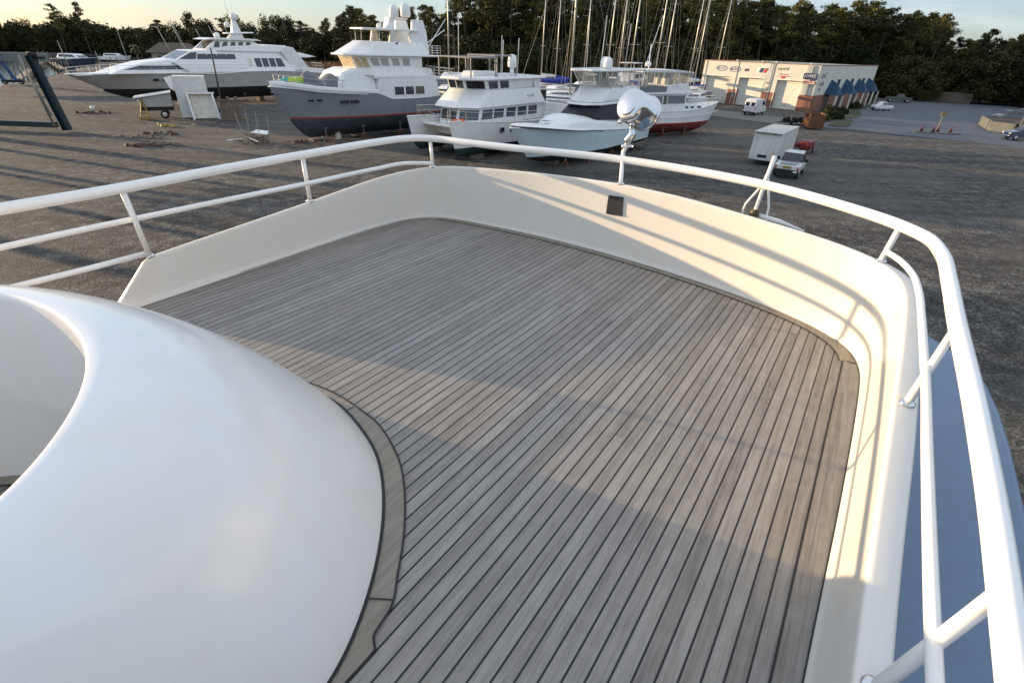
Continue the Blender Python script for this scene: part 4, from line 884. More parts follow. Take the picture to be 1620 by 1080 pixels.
tn = thing('covered_tender', 'tender boat under a crumpled grey cover lashed on the foredeck of the grey yacht', 'boat cover', B.matrix_basis @ Vector((4.1, -.9, 4.85)), R_(47))
rows = []
for i in range(17):
    x = -2.6+i*5.2/16; hgt = .95+.28*math.sin(i*.9)+.25*(i < 5)-.2*(i > 12); hw = 1.15*(1-abs(x/3.1)**3); r = []
    for k in range(13):
        a = math.pi*k/12; r.append((x, -hw*math.cos(a), max(0, hgt*math.sin(a)**.7)+.06*mnoise.noise(Vector((x*2, k, 3)))))
    rows.append(r)
cv = MB().grid(rows); cv.add(rows[0], [tuple(range(13))]); cv.add(rows[-1], [tuple(range(13))]); obj('cover', cv, gcanvas, tn, smooth=True)
obj('lashing', MB().tube([(x+.03, y*1.01, z+.02) for x, y, z in rows[5]], .02, 5).tube([(x+.03, y*1.01, z+.02) for x, y, z in rows[11]], .02, 5), boatw, tn)

# --- A: long grey motor yacht
A = boat('very long sleek motor yacht with pale grey hull and black bottom at the left', -54.5, 73.0, 53)
hull(A, 31.5, 3.6, [(-5, 4.0), (0, 4.15), (8, 4.3), (14, 4.15), (18, 4.4), (24, 4.4), (31.5, 4.0)], 2.35, .6, 3.4, palegrey, blackb, navy, x0=-1.1, deckm=boatw, bulw=.12, rub=.08, fore=.2, stripe_h=.05)
ext(A, 'gunwale', [(-3.9, 4.0), (8, 4.2), (14, 4.1), (30, 4.0), (30, 4.35), (20, 4.62), (14, 4.45), (8, 4.5), (0, 4.4)], lambda z: 1.2, boatw, bevel=.1)
wa = wfun(3.2, 2.2, 4.2, 7.2)
ext(A, 'forward_trunk', [(-.6, 4.2), (1.5, 4.95), (4, 5.55), (7.5, 5.95), (14, 6.0), (14, 4.2)], wfun(2.9, 2.0, 4.2, 6), boatw, bevel=.15)
win(A, [(1.2, 4.72), (3.2, 5.15), (11.9, 5.15), (11.2, 4.7)], wfun(2.92, 2.02, 4.2, 6), name='dark_window_band')
ext(A, 'main_saloon', [(7.2, 5.6), (10.2, 7.0), (15, 7.1), (27.0, 6.9), (29.8, 6.35), (28, 6.2), (26.0, 6.2), (25.2, 4.3), (9, 4.3)], wa, boatw, bevel=.1)
win(A, [(8.2, 5.95), (10.0, 6.75), (10.9, 6.8), (10.4, 5.95)], wa, name='windscreen'); fwin(A, (7.4, 5.72), (9.9, 6.88), [(-1.9, -.7), (-.6, .6), (.7, 1.9)])
for i in range(4): x = 10.9+i*1.35; win(A, [(x-.35, 5.95), (x, 6.6), (x+1.2, 6.6), (x+1.2, 5.95)], wa)
win(A, [(17.7, 5.0), (17.7, 6.15), (18.4, 6.15), (18.4, 5.0)], wa, m=cream, name='door')
for i in range(4): x = 18.9+i*1.15; win(A, [(x, 4.95), (x, 6.1), (x+.95, 6.1), (x+.95+(.35 if i == 3 else 0), 4.95)], wa)
ext(A, 'upper_coaming', [(13.6, 7.0), (26.6, 6.85), (24.6, 7.85), (22.8, 7.9), (15, 7.6)], wfun(2.5, 2.2, 7, 8), boatw)
wu = wfun(2.2, 1.7, 7.2, 8.4)
ext(A, 'upper_pilothouse', [(12.2, 7.0), (14.0, 8.35), (19.8, 8.35), (21.2, 7.4), (21.2, 7.0)], wu, boatw)
fwin(A, (12.5, 7.2), (13.8, 8.2), [(-1.5, -.55), (-.45, .45), (.55, 1.5)])
for i in range(5): x = 13.6+i*1.15; win(A, [(x-.1, 7.45), (x+.5, 8.15), (x+1.05, 8.15), (x+.75, 7.45)], wu)
ext(A, 'roof_overhang', [(12.6, 8.35), (21.0, 8.35), (20.2, 8.6), (13.6, 8.6)], wfun(2.1), boatw, bevel=.05)
ext(A, 'radar_mast', [(16.8, 8.6), (19.2, 8.6), (19.0, 9.3), (18.6, 11.0), (18.0, 11.0), (17.6, 9.3)], wfun(.45, .15, 8.6, 11), boatw)
ext(A, 'radar_wing', [(16.6, 9.15), (20.6, 9.35), (20.6, 9.5), (16.6, 9.3)], wfun(.9), boatw); dome(A, 18.4, -.1, 11.0, .5, .9); dome(A, 16.9, -.6, 10.0, .35, .7); dome(A, 15.6, .6, 8.6, .4, .7)
ext(A, 'aft_fin', [(25.2, 4.4), (28.2, 4.4), (25.6, 7.6), (24.2, 7.8), (23.4, 7.0)], lambda z: .12, boatw, yc=-2.75); ext(A, 'aft_fin', [(25.2, 4.4), (28.2, 4.4), (25.6, 7.6), (24.2, 7.8), (23.4, 7.0)], lambda z: .12, boatw, yc=2.75)
for i, x in enumerate((8, 9, 10, 12, 15, 16)): pole(A, 'antenna', (x+1, (-1)**i*1.2, 7.0 if x > 9 else 6.2), (x, (-1)**i*1.2, 9.6+.5*(i % 3)), .02)
pole(A, 'antenna', (17.8, 0, 10.9), (17.4, 0, 15), .03); pole(A, 'antenna', (18.6, .3, 10.9), (18.6, .3, 13), .02)
railing(A, [(-4.2, -.3, 4.15), (0, -2.0, 4.35), (5, -3.1, 4.5), (11, -3.5, 4.5), (17, -3.6, 4.5)], .75, 1.4); railing(A, [(-4.2, .3, 4.15), (0, 2.0, 4.35), (5, 3.1, 4.5), (11, 3.5, 4.5), (17, 3.6, 4.5)], .75, 1.4)
ext(A, 'transom_platform', [(29.5, 3.3), (33, 3.0), (33, 3.2), (30.5, 4.6), (26.5, 4.75), (26.5, 4.2)], wfun(3.1), boatw)
railing(A, [(26, -3.2, 4.7), (30.2, -3.0, 4.6), (30.4, 0, 4.6)], .8, 1.0)
for x in (4, 5.2, 10, 13.5, 14.6, 22): win(A, [(x, 3.35), (x, 3.65), (x+.7, 3.65), (x+.7, 3.35)], wfun(3.32), out=.05, name='porthole')

# --- C: power catamaran
Cb = boat('white power catamaran with faceted pilothouse, twin bows facing us', -5.6, 45.3, 53, 'catamaran', 'catamaran')
for yc in (0, 5.2): hull(Cb, 19, 1.15, [(-1, 3.35), (0, 3.3), (4, 3.05), (10, 2.75), (19, 2.7)], 1.15, .35, .55, boatw, mat('dark green antifouling', (.015, .04, .035), .7), boatw, yc=yc, full=.6, bulw=.06, rub=.045, fore=.05, tw=.95)
YC = 2.6
obj('bridge_deck', MB().box(2.6, 18.4, .5, 4.7, 1.7, 2.72), boatw, Cb, bevel=.1); obj('foredeck', MB().box(.9, 3.0, .2, 5.0, 2.6, 2.78), boatw, Cb, bevel=.05)
def oct_(x0, x1, w, c=1.5): return [(x0, YC-w*.42), (x0+c, YC-w), (x1, YC-w), (x1, YC+w), (x0+c, YC+w), (x0, YC+w*.42)]
a0, a1 = oct_(1.9, 14.5, 2.5), oct_(2.3, 14.5, 2.42); polyhouse(Cb, 'saloon', a0, 2.7, a1, 4.15, boatw)
for i in (5,):
    for u in ((.05, .48), (.52, .95)): facewin(Cb, a0, 2.7, a1, 4.15, i, *u, .3, .85, glassb)
for i in (0, 4): facewin(Cb, a0, 2.7, a1, 4.15, i, .08, .92, .3, .85, glassb)
for i, rev in ((1, 0), (3, 1)):
    for u in (.02, .17, .34, .50, .66):
        u0, u1 = (u, u+.13) if not rev else (1-u-.13, 1-u); facewin(Cb, a0, 2.7, a1, 4.15, i, u0, u1, .32, .85, glassb)
b0, b1 = oct_(1.5, 13.4, 2.75, 1.7), oct_(3.3, 12.6, 2.3, 1.5); polyhouse(Cb, 'sloping_skirt', b0, 4.15, b1, 5.5, boatw)
c0, c1 = oct_(3.3, 11.6, 2.28, 1.5), oct_(3.0, 11.6, 2.32, 1.5); polyhouse(Cb, 'pilothouse', c0, 5.5, c1, 6.3, boatw)
for u in ((.06, .46), (.54, .94)): facewin(Cb, c0, 5.5, c1, 6.3, 5, *u, .12, .88)
for i in (0, 4): facewin(Cb, c0, 5.5, c1, 6.3, i, .1, .9, .12, .88)
for u in (.04, .27): facewin(Cb, c0, 5.5, c1, 6.3, 1, u, u+.18, .12, .88); facewin(Cb, c0, 5.5, c1, 6.3, 3, 1-u-.18, 1-u, .12, .88)
polyhouse(Cb, 'roof', oct_(2.3, 13.4, 2.65, 1.6), 6.3, oct_(2.4, 13.4, 2.6, 1.6), 6.52, boatw)
m = MB()
for (xa, xb, ya, yb, z) in ((2.9, 6.4, .6, 4.4, 8.0), (6.5, 9.6, .9, 4.2, 8.15)):
    m.tube([(xa, ya, 6.5), (xa, ya, z), (xb, ya, z), (xb, ya, 6.5)], .07, 6); m.tube([(xa, yb, 6.5), (xa, yb, z), (xb, yb, z), (xb, yb, 6.5)], .07, 6); m.tube([(xa, ya, z), (xa, yb, z)], .07, 6); m.tube([(xb, ya, z), (xb, yb, z)], .07, 6)
obj('roof_frame', m, mat('grey painted tube', (.22, .21, .20), .6), Cb)
dome(Cb, 9.1, 1.0, 7.2, .42, 1.1); pole(Cb, 'dome_pedestal', (9.1, 1.0, 6.5), (9.1, 1.0, 7.3), .2)
obj('skylight', MB().box(4.6, 6.4, 1.8, 3.4, 6.52, 6.9, taper=.8).box(7.2, 8.6, 2.2, 3.6, 6.52, 6.85, taper=.8), canvas, Cb, bevel=.05)
for x, y, z in ((5.2, 4.2, 11.2), (7, .5, 9.4), (10.2, 1.2, 9.6), (11, 3.9, 9.8)): pole(Cb, 'antenna', (x, y, 6.5), (x+.1, y, z), .025)
nm = obj('name_lettering', MB(), ink_b, Cb)
Cbm = Matrix.Translation((11.1, YC-2.55, 4.85)) @ Matrix.Rotation(R_(76), 4, 'X'); bpy.data.objects.remove(nm); scribble('name_lettering', 7, mat('faded blue lettering', (.48, .54, .58), .6), Cb, Cbm, .30, 12)
railing(Cb, [(.2, .9, 3.25), (1.5, -.9, 3.15), (4, -1.05, 3.05), (9, -1.1, 2.8), (14.2, -1.1, 2.75)], .85, 1.1, mid=1); railing(Cb, [(.2, 4.3, 3.25), (1.5, 6.1, 3.15), (4, 6.25, 3.05), (9, 6.3, 2.8)], .85, 1.1)
railing(Cb, [(.4, .8, 3.2), (.9, 1.2, 2.8), (.9, 4.0, 2.8), (.4, 4.4, 3.2)], .95, .8, mid=2)
for x, z in ((5.0, 2.15), (6.4, 2.1)): win(Cb, [(x, z), (x, z+.38), (x+.5, z+.38), (x+.5, z)], wfun(1.1), out=.04, sides=(-1,), name='porthole')
ext(Cb, 'aft_bulkhead', [(12.6, 4.2), (13.2, 4.2), (12.9, 6.3), (11.6, 6.3)], wfun(2.3), boatw, yc=YC); obj('dark_doorway', MB().box(13.0, 14.1, .35, 1.5, 2.8, 5.2), dark, Cb)
ext(Cb, 'cockpit_coaming', [(13.4, 2.7), (18.8, 2.7), (18.8, 3.6), (13.4, 4.15)], wfun(2.7), boatw, yc=YC)
dg = thing('life_raft', 'orange bundle lying on the foredeck of the white catamaran', 'bundle', Cb.matrix_basis @ Vector((1.5, .9, 2.8)), R_(20))
obj('shell', MB().lathe([(.1, -.6), (.26, -.5), (.26, .5), (.1, .6)], 12, Matrix.Rotation(R_(90), 3, 'Y'), (0, 0, .27)), orange, dg, smooth=True); obj('strap', MB().lathe([(.275, -.05), (.275, .05)], 12, Matrix.Rotation(R_(90), 3, 'Y'), (0, 0, .27)), boatw, dg)

# --- D: sport fisher
D = boat('pale blue sport fishing boat with black windscreen and hard top behind the searchlight', 1.2, 44.0, 53, 'fishing boat', 'sport_fishing_boat')
hull(D, 18.6, 2.6, [(-3, 3.75), (0, 3.5), (4, 3.05), (8, 2.75), (13, 2.4), (18.6, 2.1)], 1.05, .3, 2.3, bluehull, blackb, boatw, flare=.62, bulw=.03, rub=.06, capm=boatw, x0=-.9, fore=.18, stripe_h=.03)
m = MB()
for s in (1, -1):
    pass
rows = []
for k in range(26):
    x = -2.9+k*.62; t = (x+3.1)/18.6; g = min(1, t/.45); hw = max(.03, 2.56*(1-(1-g)**2.2)**.75-.04); zs = float(np.interp(x+.9, [-3, 0, 4, 8, 13, 18.6], [3.75, 3.5, 3.05, 2.75, 2.4, 2.1])); rows.append([(x, hw*math.sin(a_), zs-.03+.20*min(1, hw/1.5)*math.cos(a_)**1.2) for a_ in [(-1+j/8)*math.pi/2 for j in range(17)]])
obj('foredeck', MB().grid(rows), boatw, D, smooth=True, ang=60)
rows = []
for k in range(30):
    x = 1.2+k*.42; u = min(1, (x-1.2)/3.8); hw = .35+1.75*math.sin(u*math.pi/2)**.8 if x < 5 else 2.1; zb = float(np.interp(x+.9, [0, 4, 8, 13], [3.5, 3.05, 2.75, 2.4])); zt = zb+.12+(.95*math.sin(u*math.pi/2)**1.6 if x < 5 else .95-.03*(x-5)); rows.append([(x, math.copysign(abs(math.sin(a_))**.7, a_)*hw, zb+(zt-zb)*max(0, math.cos(a_))**.5) for a_ in [(-1+j/10)*math.pi/2 for j in range(21)]])
obj('cabin_trunk', MB().grid(rows), boatw, D, smooth=True, ang=60)
wd = wfun(2.15, 1.85, 3.2, 4.7)
pd0 = [(4.4, -.9), (6.1, -1.85), (13.0, -2.2), (13.0, 2.2), (6.1, 1.85), (4.4, .9)]; pd1 = [(6.7, -.8), (7.9, -1.65), (13.0, -1.95), (13.0, 1.95), (7.9, 1.65), (6.7, .8)]
polyhouse(D, 'wrap_windscreen', pd0, 3.45, pd1, 4.65, meshb, bevel=.03)
pe0 = [(6.2, -.95), (7.6, -1.9), (15.5, -2.1), (15.5, 2.1), (7.6, 1.9), (6.2, .95)]; pe1 = [(8.3, -.8), (9.4, -1.6), (14.8, -1.8), (14.8, 1.8), (9.4, 1.6), (8.3, .8)]
polyhouse(D, 'eyebrow', pe0, 4.62, [(6.3, -.95), (7.7, -1.88), (15.5, -2.08), (15.5, 2.08), (7.7, 1.88), (6.3, .95)], 4.82, boatw, bevel=.06)
polyhouse(D, 'flybridge', [(6.5, -.9), (7.9, -1.85), (15.2, -2.0), (15.2, 2.0), (7.9, 1.85), (6.5, .9)], 4.82, pe1, 6.0, boatw, bevel=.2)
ext(D, 'house_side', [(10.6, 2.9), (12.6, 2.4), (15.0, 2.2), (14.8, 4.65), (13.6, 4.65), (12.2, 3.6)], wfun(2.15, 1.9, 2.4, 4.7), boatw, bevel=.05)
obj('hard_top', MB().prism([(6.6, -1.1), (8.0, -1.9), (15.6, -2.0), (15.6, 2.0), (8.0, 1.9), (6.6, 1.1)], 7.25, 7.42), boatw, D, bevel=.06)
pf0 = [(8.3, -.8), (9.4, -1.6), (13.6, -1.75), (13.6, 1.75), (9.4, 1.6), (8.3, .8)]; pf1 = [(6.9, -1.0), (8.2, -1.75), (13.6, -1.85), (13.6, 1.85), (8.2, 1.75), (6.9, 1.0)]
obj('clear_curtain', MB().grid([[(x, y, 6.0) for x, y in [pf0[2], pf0[1], pf0[0], pf0[5], pf0[4], pf0[3]]], [(x, y, 7.25) for x, y in [pf1[2], pf1[1], pf1[0], pf1[5], pf1[4], pf1[3]]]]), clearv, D)
m = MB()
for a, b in zip(pf0, pf1): m.tube([(*a, 5.9), (*b, 7.3)], .035, 6)
for s in (1, -1):
    m.tube([(14.8, s*1.7, 4.8), (14.6, s*1.8, 7.3)], .04, 6); m.tube([(11.5, s*1.7, 5.9), (9.8, s*1.8, 7.3)], .04, 6); m.tube([(9.5, s*1.65, 5.9), (11.5, s*1.8, 7.3)], .03, 6)
obj('tower_frame', m, boatw, D, smooth=True, ang=50)
ext(D, 'helm_seat', [(10.6, 5.6), (12.4, 5.6), (12.4, 6.5), (11.9, 6.6), (10.6, 6.2)], wfun(.8), cream, bevel=.08)
for s in (1, -1): dome(D, 11.0+s*.8, s*.6, 7.42, .42, .95); pole(D, 'outrigger', (13.5, s*2.0, 4.6), (15.4, s*2.9, 11.8), .045, r2=.02)
pole(D, 'antenna', (9.5, 1.2, 7.4), (9.4, 1.3, 12), .02); pole(D, 'antenna', (12.5, -1.2, 7.4), (12.6, -1.2, 11), .02)
fwin(D, (1.4, 3.66), (2.0, 3.63), [(-.25, .25)], name='deck_hatch', m=glassb)
obj('sheer_line', MB().tube([(x, y, z) for x, y, z in cr([(-2.6, -.42, 3.5), (-1.6, -.98, 3.42), (0, -1.7, 3.3), (3, -2.33, 3.02), (7, -2.62, 2.67)], 30)], .03, 5), navy, D)

# --- E: trawler with red bottom
E = boat('white trawler with dark red bottom and canvas topped bridge, bow towards the workshop', 24.5, 70.5, 207, 'trawler', 'trawler_yacht')
hull(E, 14.3, 2.15, [(-2, 3.75), (0, 3.6), (3, 3.15), (6, 2.85), (14.3, 2.85)], 1.45, .2, 1.0, boatw, redb, redst, deckm=boatw, bulw=.4, rub=.06, fore=.22)
we = wfun(1.75, 1.65, 3, 4.7)
ext(E, 'fore_cabin', [(2.6, 3.0), (6.0, 2.6), (6.0, 3.45), (3.0, 3.4)], wfun(1.5, 1.3, 2.6, 3.5), boatw)
for x in (3.2, 4.3, 5.2): win(E, [(x, 3.05), (x, 3.3), (x+.55, 3.3), (x+.55, 3.05)], wfun(1.5, 1.3, 2.6, 3.5))
ext(E, 'deckhouse', [(5.9, 2.5), (6.1, 4.6), (12.7, 4.65), (13.2, 2.6)], we, boatw)
win(E, [(6.25, 3.65), (6.3, 4.45), (8.9, 4.45), (8.9, 3.65)], we, m=screen); win(E, [(9.05, 3.6), (9.05, 4.5), (9.55, 4.5), (9.55, 3.6)], we); win(E, [(9.75, 3.65), (9.75, 4.45), (11.6, 4.45), (12.2, 3.65)], we, m=screen)
ext(E, 'fly_deck', [(5.3, 4.6), (13.8, 4.65), (13.8, 4.8), (5.4, 4.95)], wfun(1.9), boatw, bevel=.04)
ext(E, 'fly_bridge', [(5.6, 4.9), (9.6, 4.85), (9.4, 5.6), (6.2, 5.8)], wfun(1.75), boatw); ext(E, 'canvas_dodger', [(9.4, 4.82), (13.4, 4.8), (13.4, 5.5), (9.4, 5.5)], wfun(1.78), screen, bevel=.02)
ext(E, 'bimini_top', [(5.6, 6.95), (8, 7.15), (12.6, 7.15), (13.2, 6.95), (13.2, 6.85), (5.6, 6.85)], wfun(1.8), canvas, bevel=.08)
obj('clear_curtain', MB().grid([[(13.2, 1.7, 5.5), (6.0, 1.7, 5.7), (6.0, -1.7, 5.7), (13.2, -1.7, 5.5)], [(13.2, 1.75, 6.9), (5.7, 1.75, 6.9), (5.7, -1.75, 6.9), (13.2, -1.75, 6.9)]]), clearv, E)
m = MB()
for s in (1, -1):
    for x in (5.9, 8.0, 10.2, 13.1): pole(E, 'canopy_post', (x, s*1.74, 5.4), (x-.1, s*1.76, 6.9), .035)
0; obj('helm_seats', MB().box(8.6, 9.2, .3, 1.0, 5.2, 6.3).box(8.6, 9.2, -1.0, -.3, 5.2, 6.3).box(7.4, 7.9, -1.2, 1.2, 5.0, 6.1), cream, E, bevel=.08)
pole(E, 'mast', (11.0, 0, 4.8), (11.2, 0, 9.6), .06); dome(E, 11.0, -.3, 7.4, .35, .5); obj('sheer_moulding', MB().tube(cr([(-.4, .9, 2.75), (1.5, 1.65, 2.6), (4, 2.1, 2.35), (14.1, 2.1, 2.2)], 24), .035, 5), boatw, E)
railing(E, [(-1.1, .3, 3.65), (1, 1.4, 3.4), (4, 2.0, 3.1), (6, 2.1, 2.95)], .7, 1.1); railing(E, [(-1.1, -.3, 3.65), (1, -1.4, 3.4), (4, -2.0, 3.1), (6, -2.1, 2.95)], .7, 1.1)
flag = obj('ensign', MB().quadp([(13.6, .5, 5.3), (13.6, 1.0, 5.2), (13.6, 1.0, 5.6), (13.6, .5, 5.7)], .01), redp, E)

# --- small boats further back
def sailboat(rig=True, L=11, mast=17.5, hullm=boatw, bot=blackb, blue=False):
    t = thing('sailing_boat', '', 'sailboat')
    hull(t, L, 1.7, [(-1, 2.75), (0, 2.65), (L*.5, 2.35), (L, 2.45)], 1.55, 1.0, 1.1, hullm, bot, navy, bulw=.05, rub=.04)
    kl = MB(); kl.prism([(L*.40, -.12), (L*.62, -.14), (L*.62, .14), (L*.40, .12)], .1, 1.3); obj('keel', kl, bot, t, bevel=.03)
    ext(t, 'coachroof', [(2.6, 2.5), (7.8, 2.4), (7.8, 2.95), (3.4, 2.95)], wfun(1.1, .9, 2.4, 3), boatw); win(t, [(3.6, 2.65), (3.7, 2.82), (6.9, 2.82), (6.9, 2.65)], wfun(1.1, .9, 2.4, 3), m=glassb)
    mx = L*.40; obj('mast', MB().tube([(mx, 0, 2.9), (mx+.25, 0, 2.9+mast)], [.11, .075], 8), alu, t, smooth=True, ang=50)
    sp_ = MB()
    for h in (.36, .68): sp_.tube([(mx+.1, -1.0*(1.2-h), 2.9+mast*h), (mx+.1, 1.0*(1.2-h), 2.9+mast*h)], .025, 5)
    obj('spreaders', sp_, alu, t)
    rg = MB(); top = (mx+.24, 0, 2.9+mast*.985)
    for a in ((-.9, 0, 2.7), (L-.1, 0, 2.6), (mx+.3, 1.55, 2.4), (mx+.3, -1.55, 2.4)): rg.tube([a, top], .014, 4, cap=False)
    for s in (1, -1): rg.tube([(mx+.9, s*1.55, 2.4), (mx+.12, 0, 2.9+mast*.5)], .012, 4, cap=False)
    obj('rigging', rg, galv, t)
    bo = obj('boom', MB().tube([(mx+.15, 0, 4.0), (mx+4.6, 0, 4.1)], .08, 8), alu, t, smooth=True, ang=50)
    obj('sail_cover', MB().tube([(mx+.18, 0, 4.6), (mx+.5, 0, 4.45), (mx+1.5, 0, 4.36), (mx+3, 0, 4.3), (mx+4.3, 0, 4.25), (mx+4.6, 0, 4.25)], [.16, .3, .28, .23, .16, .08], 8), bluecanvas if blue else canvas, bo, smooth=True)
    return t
sA, sB_ = sailboat(blue=True), sailboat(hullm=greyhull, bot=redb, mast=18.5)
def dirpos(px, d, py=100):
    v = direction(px, py); h_ = math.hypot(v.x, v.y); return Vector((v.x/h_*d, v.y/h_*d, 0))
#        mast px at its visible foot, distance, rotation, which, scale, label
SB = [(710, 92, 52, 1, 1.05, 'sailing boat with mast standing alone between the grey trawler yacht and the catamaran'),
      (857, 110, 40, 1, .95, 'sailing boat with thin mast just right of the catamaran'),
      (880, 104, 60, 0, .95, 'sailing boat with a thin mast raking right just left of the thickest mast'),
      (905.5, 74, 160, 0, 1.18, 'sailing boat with the thickest silver mast, radar on it and blue sail cover'),
      (925, 118, 45, 1, 1.0, 'sailing boat whose mast stands first right of the thickest mast, above a blue line'),
      (962, 96, 50, 1, 1.0, 'sailing boat whose mast rises above the left end of the sport fisher hard top'),
      (980, 106, 75, 0, 1.0, 'sailing boat with a slim mast rising above the middle of the sport fisher hard top'),
      (999, 88, 55, 0, 1.05, 'sailing boat whose bright mast rises over the radar domes of the sport fisher'),
      (1039, 92, 48, 1, 1.05, 'sailing boat with the left one of the two stout masts above the trawler canopy'),
      (1053, 100, 52, 0, 1.05, 'sailing boat with the right one of the two stout masts above the trawler canopy'),
      (1094, 112, 40, 1, 1.0, 'sailing boat with the left mast of the close pair next to the workshop'),
      (1104, 118, 65, 0, 1.0, 'sailing boat with the right mast of the close pair next to the workshop'),
      (1136, 135, 50, 1, 1.05, 'sailing boat whose mast shows over the roof at the left end of the workshop')]
used = {}
for px, d, rot, wh, s, lab in SB:
    src = (sA, sB_)[wh]; v = dirpos(px, d); mx = 11*.4*s; r = R_(rot)
    loc = (v.x-mx*math.cos(r), v.y-mx*math.sin(r), 0)
    if wh not in used: used[wh] = 1; src.location = loc; src.rotation_euler = (0, 0, r); src.scale = (s,)*3; src['label'] = lab; src['group'] = 'sailing boats stored on land'
    else: dup(src, loc, r, lab, 'sailing boats stored on land', (s,)*3)
# radome on the thick mast
def cruiser(label, x, y, rot, s=1, hm=None, roof=None):
    t = boat(label, x, y, rot, 'motorboat', 'cabin_cruiser'); t.scale = (s,)*3
    hull(t, 10, 1.6, [(-1, 2.6), (0, 2.5), (5, 2.1), (10, 2.0)], .95, .3, 1.0, hm or boatw, blackb, navy, bulw=.05, rub=.05)
    ext(t, 'cabin', [(2.0, 2.2), (3.6, 3.1), (7.8, 3.1), (8.2, 2.0)], wfun(1.4, 1.1, 2, 3.1), boatw); win(t, [(3.1, 2.5), (3.9, 2.95), (7.4, 2.95), (7.6, 2.5)], wfun(1.4, 1.1, 2, 3.1)); fwin(t, (2.4, 2.45), (3.5, 3.0), [(-1, -.05), (.05, 1)])
    if roof: ext(t, 'canopy', [(4.4, 4.3), (8.2, 4.3), (8.2, 4.4), (4.6, 4.42)], wfun(1.2), roof); [pole(t, 'canopy_post', (x_, s_*1.1, 3.0), (x_, s_*1.1, 4.3), .03) for x_ in (4.7, 8.0) for s_ in (1, -1)]
    return t
v = dirpos(672, 118); cruiser('grey cabin boat half hidden behind the stern of the grey trawler yacht', v.x, v.y, 20, 1.2, greyhull)
v = dirpos(868, 84); cruiser('white low cabin cruiser with purple-dark windows right behind the catamaran stern', v.x-3, v.y, 30, 1.0)
v = dirpos(960, 128); cruiser('small white boat in the shade under the masts left of the sport fisher top', v.x, v.y, 50, 1.1, None, canvas)
v = dirpos(1020, 135); cruiser('tall white boat with a cabin canopy far back between the masts', v.x, v.y, 240, 1.5, None, canvas)
v = dirpos(1102, 100); cruiser('small white boat beside the left wall of the workshop', v.x, v.y, 60, .9, None, bluecanvas)
v = dirpos(790, 150); cruiser('white boat far back behind the catamaran roof', v.x, v.y, 10, 1.0)
# --- boat stands and keel blocks
def stand():
    t = thing('boat_stand', '', 'boat stand'); m = MB()
    for k in range(3): a = k*2.094+.3; m.tube([(.55*math.cos(a), .55*math.sin(a), .02), (0, 0, .8)], .035, 6)
    obj('legs', m, mat('faded orange steel', (.28, .10, .03), .7, amt=.4), t); obj('screw', MB().tube([(0, 0, .7), (0, 0, 1.45)], .03, 6), galv, t); obj('pad', MB().box(-.16, .16, -.16, .16, 1.43, 1.5), woodg, t); return t
st0 = stand(); first = True
def stands(bt, pts, who, zt=1.0):
    global first
    for i, (x, y) in enumerate(pts):
        wp = bt.matrix_basis @ Vector((x, y, 0)); lab = 'boat stand propping the %s, %s' % (who, ('nearest its bow', 'second from its bow', 'third from its bow', 'nearest its stern')[i] if len(pts) == 4 else 'on its near side')
        if first: st0.location = wp; st0['label'] = lab; st0['group'] = 'boat stands under the hulls'; st0.scale = (1, 1, zt); first = False
        else: dup(st0, wp, random.random()*3, lab, 'boat stands under the hulls', (1, 1, zt))
stands(B, [(2.5, -2.0), (6.5, -2.5), (11, -2.6), (15.5, -2.5)], 'grey trawler yacht', .9); stands(D, [(2.5, -1.7), (6, -2.0), (10, -2.2), (14.5, -2.2)], 'sport fishing boat', .75)
stands(E, [(2.5, 1.5), (5.5, 1.8), (9, 1.9), (12.5, 1.9)], 'red bottomed trawler', .75); stands(A, [(4.5, -2.6), (10, -3.1), (16, -3.2), (23, -3.2)], 'long motor yacht', .95)
def blocks(bt, xs_, who, yc=0, h=.4, hy=.5):
    for i, x in enumerate(xs_):
        wp = bt.matrix_basis @ Vector((x, yc, 0)); m = MB()
        for k in range(2 if h > .3 else 1): m.box(-.45+.1*k, .45-.1*k, -hy, hy, k*h/2+.003, (k+1)*h/2)
        o = obj('keel_block', m, woodg); o.location = wp; o.rotation_euler = bt.rotation_euler
        tag(o, 'timber keel block under the %s, %s' % (who, ('foremost', 'second from the bow', 'third from the bow', 'rearmost')[i]), 'keel block', 'timber blocks under the hulls')
blocks(B, [2.2, 7, 12, 17], 'grey trawler yacht', 0, .3); blocks(D, [3, 7, 11, 15.5], 'sport fishing boat', 0, .36); blocks(E, [3.5, 7, 10, 13], 'red bottomed trawler', 0, .26); blocks(A, [8, 14, 20, 27], 'long motor yacht', 0, .66)
blocks(Cb, [3, 7.5, 12, 17], 'near hull of the catamaran', 0, .42); blocks(Cb, [3, 7.5, 12, 17], 'far hull of the catamaran', 5.2, .42)
# ------------------------------------------------------------------ left side of the yard
def P_(px, d, py=100): return dirpos(px, d, py)
